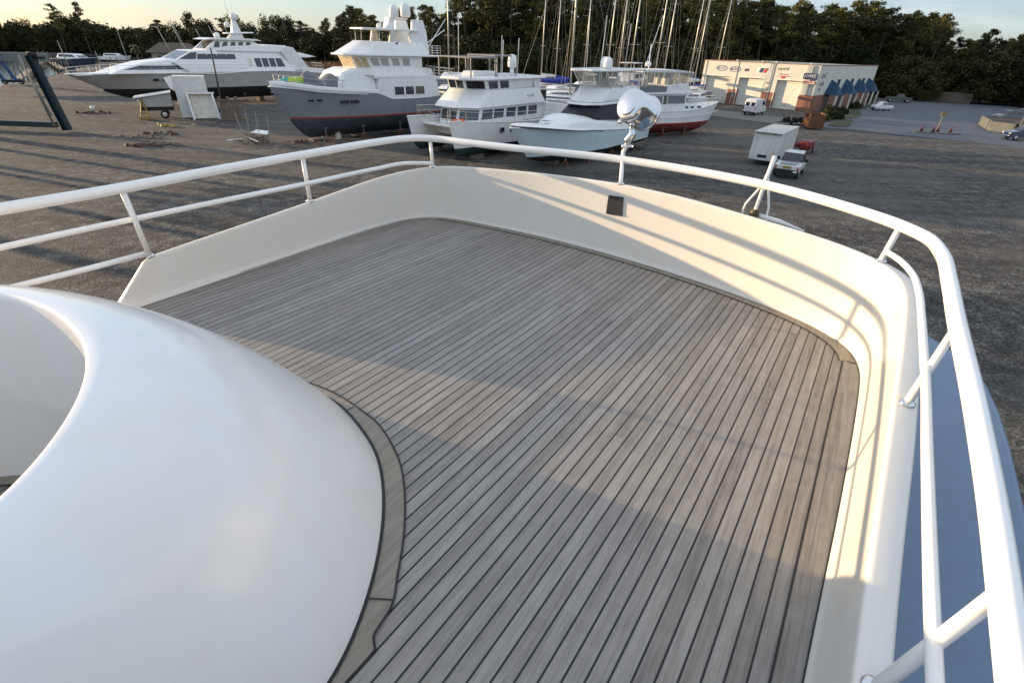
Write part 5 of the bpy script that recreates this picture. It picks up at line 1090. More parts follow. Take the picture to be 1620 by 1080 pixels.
# gantry (travel lift) with a near leg and a beam
p0 = at(108, 208); d0 = math.hypot(p0.x, p0.y)
v = direction(47, 88); k = d0/math.hypot(v.x, v.y); p1 = Vector((v.x*k, v.y*k, HC+v.z*k))
lift = thing('boat_hoist', 'dark teal steel boat hoist frame standing at the left edge with a long ground beam', 'boat hoist', (p0.x, p0.y, 0), 0)
a = p1-p0
def ibeam(a, b, w, m=None):
    a, b = Vector(a), Vector(b); t = (b-a).normalized(); s = t.cross(Vector((0, 1, 0))).normalized(); mb = MB(); dd = Vector((0, 1, 0))
    for k in (-1, 1):
        c = s*w*.5*k; q = [c-s*.04-dd*w*.5, c+s*.04-dd*w*.5, c+s*.04+dd*w*.5, c-s*.04+dd*w*.5]; mb.add([a+x for x in q]+[b+x for x in q], [(3, 2, 1, 0), (4, 5, 6, 7), (0, 1, 5, 4), (1, 2, 6, 5), (2, 3, 7, 6), (3, 0, 4, 7)])
    q = [-s*w*.5-dd*.05, s*w*.5-dd*.05, s*w*.5+dd*.05, -s*w*.5+dd*.05]; mb.add([a+x for x in q]+[b+x for x in q], [(3, 2, 1, 0), (4, 5, 6, 7), (0, 1, 5, 4), (1, 2, 6, 5), (2, 3, 7, 6), (3, 0, 4, 7)])
    return mb
obj('leg', ibeam((0, 0, .1), a, .56), teal, lift); obj('leg', ibeam((-17, 0, .5), (-15.8, 0, a.z), 1.0), teal, lift)
obj('leg_pipe', MB().tube([(-.75, -.5, .4), a+Vector((-.62, -.5, 0))], .1, 6).tube([(-.55, -.6, 1.5), a+Vector((-.45, -.55, -1))], .05, 6), galv, lift, smooth=True)
ld = MB()
for k in range(12): f = k/12+.04; c = a*f; ld.box(c.x-.85, c.x-.35, -.62, -.56, c.z-.02+.4, c.z+.03+.4)
obj('ladder_rungs', ld, yellowp, lift)
obj('ground_beam', MB().box(-17, -1.0, -.3, .3, .35, .85), teal, lift, bevel=.03)
for x in (-16.5,): wheel(lift, x, .0, .55, .5)
obj('winch', MB().lathe([(.1, -.4), (.22, -.35), (.22, .35), (.1, .4)], 14, Matrix.Rotation(R_(90), 3, 'Y'), a+Vector((.2, 0, .1))).box(a.x-.3, a.x+.7, -.4, .4, a.z-.3, a.z-.05), dark, lift, smooth=True, ang=40)
obj('hose', MB().tube([a+Vector((.6, -.5, -.3)), a*.5+Vector((.75, -.55, 0)), a*.25+Vector((.6, -.55, 0))], .04, 5), dark, lift)
# second hoist further off, with the lettered beam
q0 = at(29, 134); l2 = thing('boat_hoist', 'blue legged boat hoist with a grey lettered beam standing by the water', 'boat hoist', (q0.x, q0.y, 0), R_(22))
d2 = math.hypot(q0.x, q0.y); vv = direction(8, 97); k = d2/math.hypot(vv.x, vv.y); zt = HC+vv.z*k
for dx in (0, -1.8): obj('leg', MB().add([(dx-.22, -.3, .6), (dx+.22, -.3, .6), (dx+.22, .3, .6), (dx-.22, .3, .6)]+[(dx-1.0-.22, -.3, zt), (dx-1.0+.22, -.3, zt), (dx-1.0+.22, .3, zt), (dx-1.0-.22, .3, zt)], [(3, 2, 1, 0), (4, 5, 6, 7), (0, 1, 5, 4), (1, 2, 6, 5), (2, 3, 7, 6), (3, 0, 4, 7)]), mat('hoist blue', (.02, .06, .16), .5), l2)
obj('wheel_bogie', MB().box(-2.2, .9, -.3, .3, .35, .8), dark, l2, bevel=.1)
for x in (-1.8, .6): wheel(l2, x, 0, .4, .5)
bmx = obj('beam', MB().box(-16, 6.0, -.5, .5, zt, zt+1.35), mat('hoist grey', (.16, .18, .17), .6, amt=.2), l2, bevel=.03); text('lettering', 'TRAVELIFT', ink_n, bmx, Matrix.Translation((-2.6, -.52, zt+.65)) @ Matrix.Rotation(R_(90), 4, 'X'), 1.0)
# docks with pilings
plank_w = mat('weathered dock planks', (.20, .18, .15), .9, amt=.3, scale=2)
def dock(lbl, A_, B_, w=1.2, n=9, h=2.0):
    L = math.dist(A_, B_); t = thing('dock', lbl, 'dock', (A_[0], A_[1], 0), math.atan2(B_[1]-A_[1], B_[0]-A_[0]))
    obj('walkway', MB().box(0, L, -w/2, w/2, .25, .5), plank_w, t)
    for i in range(n):
        for s in (1, -1): obj('piling', MB().tube([(i*L/(n-1), s*(w/2+.2), -2), (i*L/(n-1), s*(w/2+.2), h+.3*((i*7) % 3))], .13, 8), woodg, t)
    return t
a_, b_ = at(30, 129), at(66, 101)
dock('wooden dock with a row of dark pilings just beyond the hoist leg', (a_.x, a_.y), (b_.x, b_.y), 1.4, 9)
a_, b_ = at(88, 112), at(68, 92)
dock('second wooden dock with pilings running out beside the first one', (a_.x+2, a_.y), (b_.x, b_.y), 1.2, 8)
a_, b_ = at(150, 104), at(235, 97); dock('long low dock on the far side of the yacht bow', (a_.x, a_.y), (b_.x, b_.y), 1.2, 7, 1.2)
for i, (px, py, rot, lab) in enumerate([(150, 104, 170, 'dark cabin cruiser moored beyond the bow of the long yacht'), (205, 95, 185, 'small white motorboat moored at the far dock near the brown roofed house')]):
    q = at(px, py); c = cruiser(lab, q.x, q.y, rot, 1.3 if i == 0 else 1.0, (navy, boatw)[i]); c.location.z = -1.2
for i, (px, d, h, lab) in enumerate([(108, 165, 11, 'short thin mast leaning over the dock at the far left'), (205, 190, 15, 'taller white mast by the palm at the far dock'), (160, 185, 7, 'small mast over the moored cruiser')]):
    q = P_(px, d); o = obj('mooring_mast', MB().tube([(0, 0, -.5), (-.6, 0, h*.62)], [.14, .08], 6).tube([(-.2, -.8, h*.4), (-.2, .8, h*.4)], .04, 5), galv, smooth=True, ang=50); o.location = q; tag(o, lab, 'mast')
# house with brown roof on the far shore
q = at(283, 98); hs = thing('waterside_house', 'cream waterside house with a wide brown hipped roof', 'house', (q.x, q.y, 0), R_(20)); hs.scale = (.62, .62, .75)
obj('wall', MB().box(-12, 12, -5, 5, 0, 3.9), mat('cream siding', (.42, .38, .29), .85), hs)
rf = MB(); rf.add([(-14.5, -7, 3.8), (14.5, -7, 3.8), (14.5, 7, 3.8), (-14.5, 7, 3.8), (-7.5, 0, 8.0), (8, 0, 8.0)], [(0, 1, 5, 4), (1, 2, 5), (2, 3, 4, 5), (3, 0, 4), (3, 2, 1, 0)]); obj('roof', rf, mat('brown shingles', (.13, .10, .075), .9, amt=.25, scale=1.5), hs)
for x in (-9, -5, -1, 3, 7): f_ = obj('window', MB().box(x, x+2, -5.05, -4.95, 1.2, 2.8), boatw, hs); obj('pane', MB().box(x+.15, x+1.85, -5.08, -5.05, 1.35, 2.65), glass, f_)
# white shed structures
def sheet(q, t=.06): return MB().quadp(q, t)
q = at(306, 189); shd = thing('gangway_shelter', 'tall white panelled box with an open cream tray leaning against it', 'shelter', (q.x, q.y, 0), R_(28))
obj('back_box', MB().box(-1.2, 2.2, 1.6, 3.6, 0, 4.6), canvas, shd, bevel=.05); obj('box_flap', MB().quadp([(-1.25, 1.6, 3.0), (-1.6, 1.3, 3.3), (-2.0, 1.3, 4.4), (-1.25, 1.7, 4.6)], .05), boatw, shd)
obj('tray_back', MB().quadp([(.2, .2, .05), (2.9, .2, .05), (2.6, .9, 2.7), (.1, .9, 2.7)], .06, inward=(1.5, 5, 1)), cream, shd)
for x, x2 in ((.15, 0), (2.9, 2.65)): obj('tray_side', MB().add([(x-.1, -.4, .0), (x+.1, -.4, 0), (x+.1, .3, 0), (x-.1, .3, 0), (x2-.1, .3, 2.75), (x2+.1, .3, 2.75), (x2+.1, 1.0, 2.75), (x2-.1, 1.0, 2.75)], [(3, 2, 1, 0), (4, 5, 6, 7), (0, 1, 5, 4), (1, 2, 6, 5), (2, 3, 7, 6), (3, 0, 4, 7)]), boatw, shd)
obj('tray_top', MB().box(-.1, 2.9, .3, 1.0, 2.75, 2.9), boatw, shd)
q = at(272, 186); sc_ = thing('covered_trailer', 'white slant roofed box raised on a yellow A-frame left of the white shelter', 'trailer', (q.x-.9, q.y-.8, 0), R_(30))
obj('box', MB().prism([(-1.7, -.8), (1.7, -.8), (1.7, 1.2), (-1.7, 1.2)], 1.3, lambda x, y: 2.5+.15*x), palegrey, sc_, bevel=.05); obj('lid', MB().prism([(-2.1, -1.0), (1.8, -1.0), (1.8, 1.4), (-2.1, 1.4)], lambda x, y: 2.55+.15*x, lambda x, y: 2.7+.15*x), boatw, sc_, bevel=.03)
obj('a_frame', MB().tube([(-1.9, -1.0, .1), (-1.3, -1.0, 2.3)], .09, 6).tube([(-1.0, -1.0, .1), (-1.3, -1.0, 2.3)], .09, 6).tube([(-1.9, -1.0, .7), (-1.0, -1.0, .7)], .07, 6).box(-2.0, -.9, -1.3, -.7, .0, .35), yellowp, sc_)
obj('chassis', MB().box(-1.6, 1.7, -.7, 1.1, .9, 1.3), dark, sc_)
for s in (-.8, 1.2): wheel(sc_, .6, s, .45, .25)
# tall pole beside the shelter, in a mud stand
q = at(353, 176); v = direction(333, 76); k = math.hypot(q.x, q.y)/math.hypot(v.x, v.y)
pl_ = thing('mooring_pole', 'tall dark pole standing in front of the long yacht amidships', 'pole', (q.x, q.y, 0)); obj('pole', MB().tube([(0, 0, 0), (v.x*k-q.x, v.y*k-q.y, HC+v.z*k)], [.13, .09], 8), mat('dark pole', (.06, .05, .045), .7), pl_, smooth=True, ang=50); obj('footing', MB().prism([(-.5, -.4), (.5, -.4), (.5, .4), (-.5, .4)], 0, .5), conc, pl_, bevel=.04)
# steel frames / upright stack near the pole
q = at(362, 190); fr = thing('boat_cradle', 'muddy stack of upright boards and posts on a frame under the long yacht', 'cradle', (q.x+.3, q.y, 0), R_(30))
m = MB()
for k in range(5): m.box(-.9+k*.45, -.6+k*.45, -.3, .3, 0, 2.6-.35*(k % 2))
m.box(-1.1, 1.6, -.5, .5, 0, .25); obj('boards', m, woodg, fr)
# brush heap with a white panel and poles
random.seed(21)
q = at(405, 226); hp_ = thing('scrap_frame', 'tangle of bent rods and poles with a small white table top lying in it', 'scrap heap', (q.x, q.y, 0), 0)
m = MB()
for k in range(46):
    a_ = random.uniform(0, 6.28); r = random.uniform(0, 1.5); x, y = r*math.cos(a_), r*math.sin(a_); l = random.uniform(.8, 2.2); b_ = random.uniform(0, 6.28); e_ = random.uniform(.1, 1.3)
    m.tube([(x, y, 0.02), (x+l*.5*math.cos(b_)*math.cos(e_), y+l*.5*math.sin(b_)*math.cos(e_), l*.45*math.sin(e_)+.12), (x+l*math.cos(b_)*math.cos(e_), y+l*math.sin(b_)*math.cos(e_), l*math.sin(e_)*.6+.03)], random.uniform(.012, .03), 4)
obj('rods', m, rust, hp_)
m = MB()
for x, h, lx in ((-1.1, 2.6, -.5), (-.3, 3.0, -.3), (.6, 2.7, -.2), (1.6, 2.4, -.15), (-.2, 1.6, .6)): m.tube([(x+lx*-1, -.6, 0), (x+lx, .3, h)], .035, 5)
obj('poles', m, galv, hp_); obj('table_top', MB().quadp([(-.2, -.3, .95), (1.5, -.5, .85), (1.3, .5, 1.0), (.1, .5, 1.1)], .05), boatw, hp_); obj('white_pipe', MB().tube([(-2.7, -.2, .15), (-1.2, 0, .35)], .06, 6).tube([(-.2, -.6, .5), (.8, -1.1, .3)], .06, 6), boatw, hp_)
for s in (-1, 1): obj('table_leg', MB().tube([(.6+s*.6, 0, .05), (.6+s*.6, 0, .9)], .03, 5), galv, hp_)
def debris(lab, px, py, n, s, mm, seed):
    random.seed(seed); q = at(px, py); m = MB()
    for k in range(n):
        x, y = random.gauss(0, s), random.gauss(0, s*.35); a_ = random.uniform(.1, .35); h = random.uniform(.05, .3); m.box(-a_, a_, -a_*.6, a_*.6, 0, h, rz=random.uniform(0, 3), o=(x, y, 0), taper=.6)
    t = obj('debris_pile', m, mm, bevel=.03); t.location = q; return tag(t, lab, 'debris')
debris('dark clump of rubble with pale bits, nearest of the rubble heaps on the open gravel', 228, 231, 26, .8, rust, 1)
debris('dark clump of rubble just behind the nearest one on the open gravel', 222, 218, 22, .8, woodg, 2)
debris('low dark slab of rubble right of the other rubble heaps', 250, 212, 18, .9, rust, 3)
debris('faint patch of planks right of the nearest rubble heap', 263, 229, 12, .7, woodg, 4)
debris('dark flat heap in front of the long yacht bow', 145, 179, 24, 1.2, rust, 5)
q = at(148, 175); o = obj('bucket', MB().lathe([(.2, 0), (.28, .5), (.27, .5), (.2, .05)], 12), boatw, smooth=True, ang=40); o.location = (q.x, q.y, .05); tag(o, 'white bucket on the dark flat heap before the long yacht bow', 'bucket')
debris('yellow brown parts at the foot of the yellow A-frame', 270, 200, 20, .7, yellowp, 6)
debris('dark blocks on the ground under the keel of the grey trawler yacht', 480, 226, 9, .5, rust, 8)
for i, (px, py) in enumerate(((522, 218), (549, 218))):
    q = at(px, py); o = obj('support_block', MB().box(-.25, .25, -.25, .25, 0, .55).box(-.18, .18, -.18, .18, .55, .75), cream, bevel=.03); o.location = (q.x-.6, q.y-.8, 0); tag(o, 'sunlit pale block below the grey trawler yacht, %s one' % ('left', 'right')[i], 'block')

# ------------------------------------------------------------------ trees
def leafmat(name, c, c2, tl=.15):
    m = bpy.data.materials.new(name); m.use_nodes = True; nt = m.node_tree; b = nt.nodes['Principled BSDF']
    tc = N(nt, 'ShaderNodeTexCoord'); n = N(nt, 'ShaderNodeTexNoise', Scale=.45, Detail=5.0, Roughness=.7); nt.links.new(tc.outputs['Object'], n.inputs['Vector'])
    oi = N(nt, 'ShaderNodeObjectInfo'); f = math_(nt, 'ADD', math_(nt, 'MULTIPLY', n.outputs[0], .75), math_(nt, 'MULTIPLY', oi.outputs['Random'], .35))
    nt.links.new(ramp(nt, f, [(.35, c), (.8, c2)]), b.inputs['Base Color']); b.inputs['Roughness'].default_value = .7; b.inputs['Specular IOR Level'].default_value = .25
    return m
pine_l = leafmat('pine needles', (.018, .024, .008), (.145, .130, .030)); oak_l = leafmat('broad leaves', (.013, .018, .006), (.075, .072, .018))
bark = mat('pine bark', (.10, .065, .045), .95, amt=.5, scale=2, stretch=(4, 4, .5))
def pine(seed, H=21, crown=.5, spread=3.3, dens=1.0, leaf=pine_l, q=.58):
    rn = random.Random(seed); t = thing('pine_tree', '', 'tree'); bend = (rn.uniform(-.6, .6), rn.uniform(-.6, .6))
    axis = lambda z: Vector((bend[0]*math.sin(z/H*2.2), bend[1]*math.sin(z/H*1.7), z))
    tr = MB().tube([axis(H*k/8) for k in range(9)], [.28*(1-.85*k/8)+.02 for k in range(9)], 7)
    cl = []; nb = int(26*dens)
    for i in range(nb):
        z = H*(1-crown+crown*(i+.5)/nb)*(.985); u = (z/H-(1-crown))/crown; r = spread*(math.sin(math.pi*min(1, u*.86+.12))**.8)*rn.uniform(.45, 1.15)
        a = rn.uniform(0, 6.283); st = axis(z-.5); tip = axis(z)+Vector((r*math.cos(a), r*math.sin(a), rn.uniform(-.2, .9)*(.4+r*.25)))
        tr.tube([st, st.lerp(tip, .5)+Vector((0, 0, -.1)), tip], [.09, .05, .02], 4, cap=False); cl.append((tip, rn.uniform(.75, 1.25)))
        if r > 1.4: cl.append((st.lerp(tip, .6)+Vector((0, 0, .2)), rn.uniform(.6, 1.0)))
    for _ in range(4): cl.append((axis(H*.97)+Vector((rn.gauss(0, .5), rn.gauss(0, .5), rn.uniform(-.8, .4))), rn.uniform(.5, .9)))
    for _ in range(3):
        z = H*rn.uniform(.25, 1-crown); a = rn.uniform(0, 6.28); tr.tube([axis(z), axis(z)+Vector((math.cos(a)*1.3, math.sin(a)*1.3, .3))], [.05, .015], 4, cap=False)
    obj('trunk', tr, bark, t, smooth=True, ang=60, fix=False)
    vs = []; fs = []
    for c, s in cl:
        n_ = int(64*s*dens)
        for _ in range(n_):
            d = Vector((rn.gauss(0, 1), rn.gauss(0, 1), rn.gauss(0, .6))); d = d.normalized()*(rn.random()**.45)*s*1.15; d.z *= .65
            p = c+d; u = Vector((rn.gauss(0, 1), rn.gauss(0, 1), rn.gauss(0, .8))).normalized(); w = u.cross(Vector((rn.gauss(0, 1), rn.gauss(0, 1), rn.gauss(0, 1)))).normalized(); l = q*rn.uniform(.5, 1.1)
            b = len(vs); vs += [p-u*l*.5-w*l*.22, p+u*l*.5-w*l*.10, p+u*l*.5+w*l*.10, p-u*l*.4+w*l*.26]; fs.append((b, b+1, b+2, b+3))
    m = MB(); m.v = [tuple(v) for v in vs]; m.f = fs; obj('crown', m, leaf, t, fix=False); return t
def broad(seed, H=11, spread=4.2, leaf=oak_l):
    rn = random.Random(seed); t = thing('broadleaf_tree', '', 'tree'); tr = MB().tube([(0, 0, 0), (.2, .1, H*.3), (.1, .3, H*.6)], [.28, .2, .1], 7); cl = []
    for i in range(34):
        z = H*rn.uniform(.15, .95); u = z/H; r = spread*math.sin(math.pi*min(1, u*.8+.15))**.6*rn.uniform(.3, 1); a = rn.uniform(0, 6.28); c = Vector((r*math.cos(a), r*math.sin(a), z)); cl.append((c, rn.uniform(.8, 1.5)))
        if i % 3 == 0: tr.tube([(.1, .1, min(z*.7, H*.55)), c], [.08, .03], 4, cap=False)
    obj('trunk', tr, bark, t, smooth=True, fix=False, ang=60); vs = []; fs = []
    for c, s in cl:
        for _ in range(int(85*s)):
            d = Vector((rn.gauss(0, 1), rn.gauss(0, 1), rn.gauss(0, .8))).normalized()*(rn.random()**.4)*s*1.2; p = c+d
            u = Vector((rn.gauss(0, 1), rn.gauss(0, 1), rn.gauss(0, .8))).normalized(); w = u.cross(Vector((rn.gauss(0, 1), rn.gauss(0, 1), rn.gauss(0, 1)))).normalized(); l = rn.uniform(.3, .6)
            b = len(vs); vs += [p-u*l*.5-w*l*.3, p+u*l*.5-w*l*.15, p+u*l*.5+w*l*.15, p-u*l*.4+w*l*.3]; fs.append((b, b+1, b+2, b+3))
    m = MB(); m.v = [tuple(v) for v in vs]; m.f = fs; obj('crown', m, leaf, t, fix=False); return t
pines = [pine(1), pine(2, crown=.42, spread=3.0), pine(3, crown=.6, spread=3.6, dens=1.1), pine(4, crown=.35, spread=3.9, dens=.9), pine(5, crown=.55, spread=2.6), pine(6, crown=.7, spread=3.4, dens=1.15)]
broads = [broad(11), broad(12, spread=4.8), broad(13, H=9, spread=3.6)]
usedt = set()
def put(src, loc, rz, h, H0, lab, group, wide=1):
    s = h/H0; sc_2 = (s*wide, s*wide, s)
    if src.name in usedt: return dup(src, loc, rz, lab, group, sc_2)
    usedt.add(src.name); src.location = loc; src.rotation_euler = (0, 0, rz); src.scale = sc_2; src['label'] = lab; src['group'] = group; return src
SKY = [(-80, 22, 330), (0, 28, 322), (40, 20, 315), (75, 24, 312), (110, 9, 306), (130, 12, 304), (150, 7, 300), (165, 14, 300), (190, 25, 295), (250, 30, 285), (290, 26, 275), (330, 31, 262), (380, 27, 250), (450, 28, 235), (500, 33, 222), (535, 32, 212), (555, 12, 190), (580, 10, 186), (600, 33, 184), (620, 33, 180), (645, 16, 176), (690, 8, 170), (705, 28, 168), (720, -12, 164), (800, -30, 158), (900, -14, 156), (1000, -12, 156), (1100, -22, 158), (1160, -6, 166), (1180, 0, 170), (1220, 2, 176), (1300, 10, 186), (1340, 8, 188), (1390, 10, 188), (1425, 22, 186), (1450, 22, 186), (1470, 30, 184), (1490, 62, 190), (1510, 64, 192), (1540, 50, 190), (1556, 64, 190), (1590, 55, 190), (1610, 52, 188), (1640, 60, 188), (1720, 55, 185)]
sx_ = [s[0] for s in SKY]
rnT = random.Random(99)
G1 = 'pines of the wood behind the yard'
def skyh(px, d, jit):
    y = float(np.interp(px, sx_, [s[1] for s in SKY]))+jit; v = direction(px, y); return HC+v.z*d/math.hypot(v.x, v.y)
def inw(p): return inwater(p.x, p.y)
cnt = 0
def sector(px): return 'far across the river at the left' if px < 250 else 'on the far shore behind the long yacht' if px < 480 else 'left of and behind the grey trawler yacht' if px < 620 else 'behind the catamaran' if px < 860 else 'behind the sailing boat masts' if px < 1130 else 'behind the workshop' if px < 1400 else 'behind the board fence at the right'
px = -70.0; i = 0
while px < 1720:
    d = float(np.interp(px, sx_, [s[2] for s in SKY])); far = d > 215
    for row in range(2 if far else 3):
        dd = d+row*(14 if far else 9)+rnT.uniform(-4, 4); pxx = px+rnT.uniform(-9, 9); jit = rnT.uniform(-1, 7) if row == 0 else rnT.uniform(4, 18)
        if row == 1 and rnT.random() < .35: jit = rnT.uniform(-8, 2)
        h = max(6, skyh(pxx, dd, jit)); v = dirpos(pxx, dd)
        if inw(v): continue
        k = rnT.randrange(6); near = row == 0
        if far and (row == 1 or rnT.random() < .75): put(broads[rnT.randrange(3)], v, rnT.uniform(0, 6.28), h, 11, 'broad leafy tree %s' % sector(pxx), 'bank trees '+sector(pxx), .85)
        else: put(pines[k], v, rnT.uniform(0, 6.28), h, 21, 'tall dark pine %s' % sector(pxx), 'pines '+sector(pxx), rnT.uniform(.85, 1.25)*(1.35 if far else 1))
        cnt += 1
    px += 24 if far else 21
# undergrowth of broadleaf trees along the foot of the wood
px = -60.0
while px < 1720:
    d = float(np.interp(px, sx_, [s[2] for s in SKY])); far = d > 215
    dd = d-6+rnT.uniform(-3, 3); v = dirpos(px, dd)
    if not inw(v): put(broads[rnT.randrange(3)], v, rnT.uniform(0, 6.28), rnT.uniform(8, 12)*(1.05 if far else 1), 11, 'low leafy tree at the wood edge %s' % sector(px), 'leafy trees '+sector(px), 1.25 if far else 1.15)
    px += 24 if far else 17
# individual crowns standing out of the skyline
for px_, y_, d_, k_, lab in ((563, 10, 176, 3, 'single round topped pine standing out above the wood left of the grey yacht mast'), (1470, 22, 178, 3, 'lone layered pine standing out above the wood right of the workshop'), (655, 12, 165, 4, 'slim pine right behind the radar domes of the grey yacht'), (150, 5, 296, 2, 'tallest round tree on the far river bank'), (112, 7, 300, 0, 'tall tree left of the tallest one on the far river bank'), (1548, 46, 184, 1, 'lone thin pine sticking up at the right')):
    v = dirpos(px_, d_); vv = direction(px_, y_); h = HC+vv.z*d_/math.hypot(vv.x, vv.y); put(pines[k_], v, px_*.1, h, 21, lab, G1, .85)
# unseen pines added left of view so their crowns shade the yard
for i, (x, y, h) in enumerate([(-66, 37, 20), (-64, 42, 21), (-67, 47, 19), (-63, 51, 21), (-72, 40, 20), (-73, 50, 22)]):
    put(pines[(i*2+1) % 6], Vector((x, y, 0)), i*1.3, h, 21, 'unseen tall pine added left of view to shade the yard', 'unseen pines added to shade the yard', 1.35)
# dense woodland behind, too deep to tell trees apart
def wood():
    rn = random.Random(5); vs = []; fs = []; px = -120.0
    while px < 1760:
        d = float(np.interp(px, sx_, [s[2] for s in SKY]))+30
        for _ in range(330 if d < 215 else 1700):
            dd = d+rn.uniform(-12, 14); p = px+rn.uniform(-12, 12); hmax = max(5, skyh(p, dd, 14)*((.78+.26*mnoise.noise(Vector((p*.045, dd*.1, 0)))+.14*mnoise.noise(Vector((p*.16, dd*.2, 4)))) if d > 215 else .66)); v = dirpos(p, dd); z = rn.uniform(.2, hmax)
            u = Vector((rn.gauss(0, 1), rn.gauss(0, 1), rn.gauss(0, 1))).normalized(); w = u.cross(Vector((rn.gauss(0, 1), rn.gauss(0, 1), rn.gauss(0, 1)))).normalized(); l = rn.uniform(.5, 1.2) if d < 245 else rn.uniform(.22, .6)
            c = Vector((v.x, v.y, z)); b = len(vs); vs += [c-u*l-w*l*.6, c+u*l-w*l*.4, c+u*l+w*l*.4, c-u*l+w*l*.6]; fs.append((b, b+1, b+2, b+3))
        px += 8
    m = MB(); m.v = [tuple(v) for v in vs]; m.f = fs; return m
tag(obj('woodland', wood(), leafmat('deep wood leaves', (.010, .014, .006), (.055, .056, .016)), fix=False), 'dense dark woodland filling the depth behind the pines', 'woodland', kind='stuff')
# marsh reeds
def reeds():
    rn = random.Random(8); vs = []; fs = []
    for _ in range(9000):
        px = rn.uniform(395, 620); d = rn.uniform(135, 182); v = dirpos(px, d); h = rn.uniform(1.6, 3.6); a = rn.uniform(0, 3.14); w = Vector((math.cos(a), math.sin(a), 0))*rn.uniform(.05, .12); t = Vector((rn.gauss(0, .3), rn.gauss(0, .3), h)); b = len(vs)
        vs += [v-w, v+w, v+t*.8+w*1.6, v+t, v+t*.8-w*1.6]; fs.append((b, b+1, b+2, b+3, b+4))
    m = MB(); m.v = [tuple(v) for v in vs]; m.f = fs; return m
tag(obj('reeds', reeds(), mat('dry reeds', (.24, .13, .06), .9, amt=.4, scale=.3), fix=False), 'band of tall russet brown marsh reeds behind the yachts', 'reeds', kind='stuff')
def shrubs():
    rn = random.Random(12); vs = []; fs = []
    cl = [(at(x, y), r) for x, y, r in [(1322, 189, 1.3), (1314, 180, 1.5), (1309, 186, 1.6), (1330, 181, 1.2), (1352, 172, 1.3), (1371, 163, 1.6), (1378, 160, 1.2), (1300, 190, 1.2)]]
    return cl
for i, (q, r) in enumerate(shrubs()):
    rn = random.Random(40+i); vs = []; fs = []
    for _ in range(420):
        dd = Vector((rn.gauss(0, 1), rn.gauss(0, 1), abs(rn.gauss(0, 1)))).normalized()*r*rn.random()**.35; u = Vector((rn.gauss(0, 1), rn.gauss(0, 1), rn.gauss(0, 1))).normalized(); w = u.cross(Vector((rn.gauss(0, 1), 1, 0))).normalized(); l = rn.uniform(.12, .28); b = len(vs)
        vs += [dd-u*l-w*l*.5, dd+u*l-w*l*.3, dd+u*l+w*l*.3, dd-u*l+w*l*.5]; fs.append((b, b+1, b+2, b+3))
    m = MB(); m.v = [tuple(v) for v in vs]; m.f = fs; t = thing('shrub', 'dark rounded shrub in the planting along the awning side of the workshop', 'shrub', q, 0, 'shrubs along the workshop'); obj('foliage', m, oak_l, t, fix=False); obj('stem', MB().tube([(0, 0, 0), (0, 0, r*.8)], .05, 5), bark, t)
# palm by the far dock
q = P_(222, 205); pt = thing('palm_tree', 'small palm tree standing by the far dock left of the brown roofed house', 'palm tree', q); obj('trunk', MB().tube([(0, 0, 0), (.2, 0, 5.4)], [.22, .16], 7), bark, pt); vs = MB()
for k in range(18):
    a = k*.7; e = .9-.08*k; P = [Vector((.2, 0, 5.4))+Vector((math.cos(a)*r, math.sin(a)*r, math.sin(e)*r-.28*r*r)) for r in (0, .7, 1.4, 2.1)]
    s = Vector((-math.sin(a), math.cos(a), 0)); vs.grid([[p-s*w for p, w in zip(P, (.05, .3, .3, .05))], P, [p+s*w-Vector((0, 0, .1)) for p, w in zip(P, (.05, .3, .3, .05))]])
obj('fronds', vs, leafmat('palm fronds', (.06, .06, .02), (.14, .12, .04)), pt, fix=False)
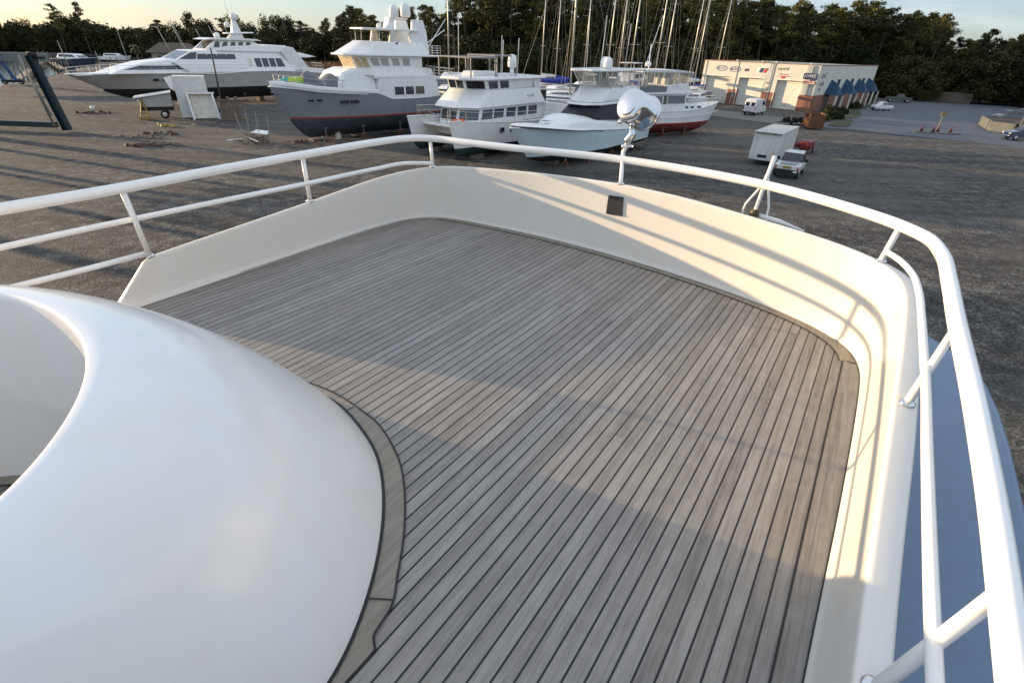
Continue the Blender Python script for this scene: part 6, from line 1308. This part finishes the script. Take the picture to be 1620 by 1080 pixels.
# ------------------------------------------------------------------ light, sky, camera
sun_dir = Vector((-.964, .350, .113)).normalized()         # towards the sun
el = math.asin(sun_dir.z)
ld_ = bpy.data.lights.new('sun', 'SUN'); ld_.energy = 5.0; ld_.angle = R_(.55); ld_.color = (1.0, .72, .43)
so = bpy.data.objects.new('sun', ld_); C.objects.link(so); so.rotation_euler = sun_dir.to_track_quat('Z', 'Y').to_euler()
W = bpy.data.worlds.new('World'); bpy.context.scene.world = W; W.use_nodes = True; nt = W.node_tree
bg = nt.nodes['Background']; sky = nt.nodes.new('ShaderNodeTexSky'); sky.sky_type = 'NISHITA'; sky.sun_disc = False; sky.sun_elevation = el
sky.sun_rotation = math.atan2(sun_dir.x, sun_dir.y); sky.altitude = 0; sky.air_density = 1.0; sky.dust_density = .6; sky.ozone_density = 2.5
tc = N(nt, 'ShaderNodeTexCoord'); mp = N(nt, 'ShaderNodeMapping'); mp.inputs['Scale'].default_value = (1.2, 1.2, 7); mp.inputs['Rotation'].default_value = (.06, -.05, .3); nt.links.new(tc.outputs['Generated'], mp.inputs[0])
cn_ = N(nt, 'ShaderNodeTexNoise', Scale=2.2, Detail=8.0, Roughness=.6, Distortion=.4); nt.links.new(mp.outputs[0], cn_.inputs['Vector'])
cf = ramp(nt, cn_.outputs[0], [(.46, 0.0), (.72, .5)])
tint = mix(nt, 1.0, sky.outputs[0], (.71, .80, 1.00), 'MULTIPLY'); spz = N(nt, 'ShaderNodeSeparateXYZ'); nt.links.new(tc.outputs['Generated'], spz.inputs[0]); zf = ramp(nt, spz.outputs[2], [(0.0, .26), (.45, .72)]); veil = mix(nt, zf, tint, (3.9, 4.35, 5.1)); c = mix(nt, cf, veil, (4.6, 4.9, 5.1))
nt.links.new(c, bg.inputs[0]); bg.inputs[1].default_value = .15
sc = bpy.context.scene
cam = bpy.data.cameras.new('camera'); cam.sensor_width = 36; cam.lens = FPX/1620*36; cam.clip_end = 6000; cam.clip_start = .05
co = bpy.data.objects.new('camera', cam); C.objects.link(co); M4 = RW.to_4x4(); M4.translation = (0, 0, HC); co.matrix_world = M4
sc.camera = co
sc.view_settings.view_transform = 'Standard'; sc.view_settings.look = 'None'; sc.view_settings.exposure = EXPO; sc.view_settings.gamma = 1
sc.cycles.use_denoising = True; sc.cycles.max_bounces = 6
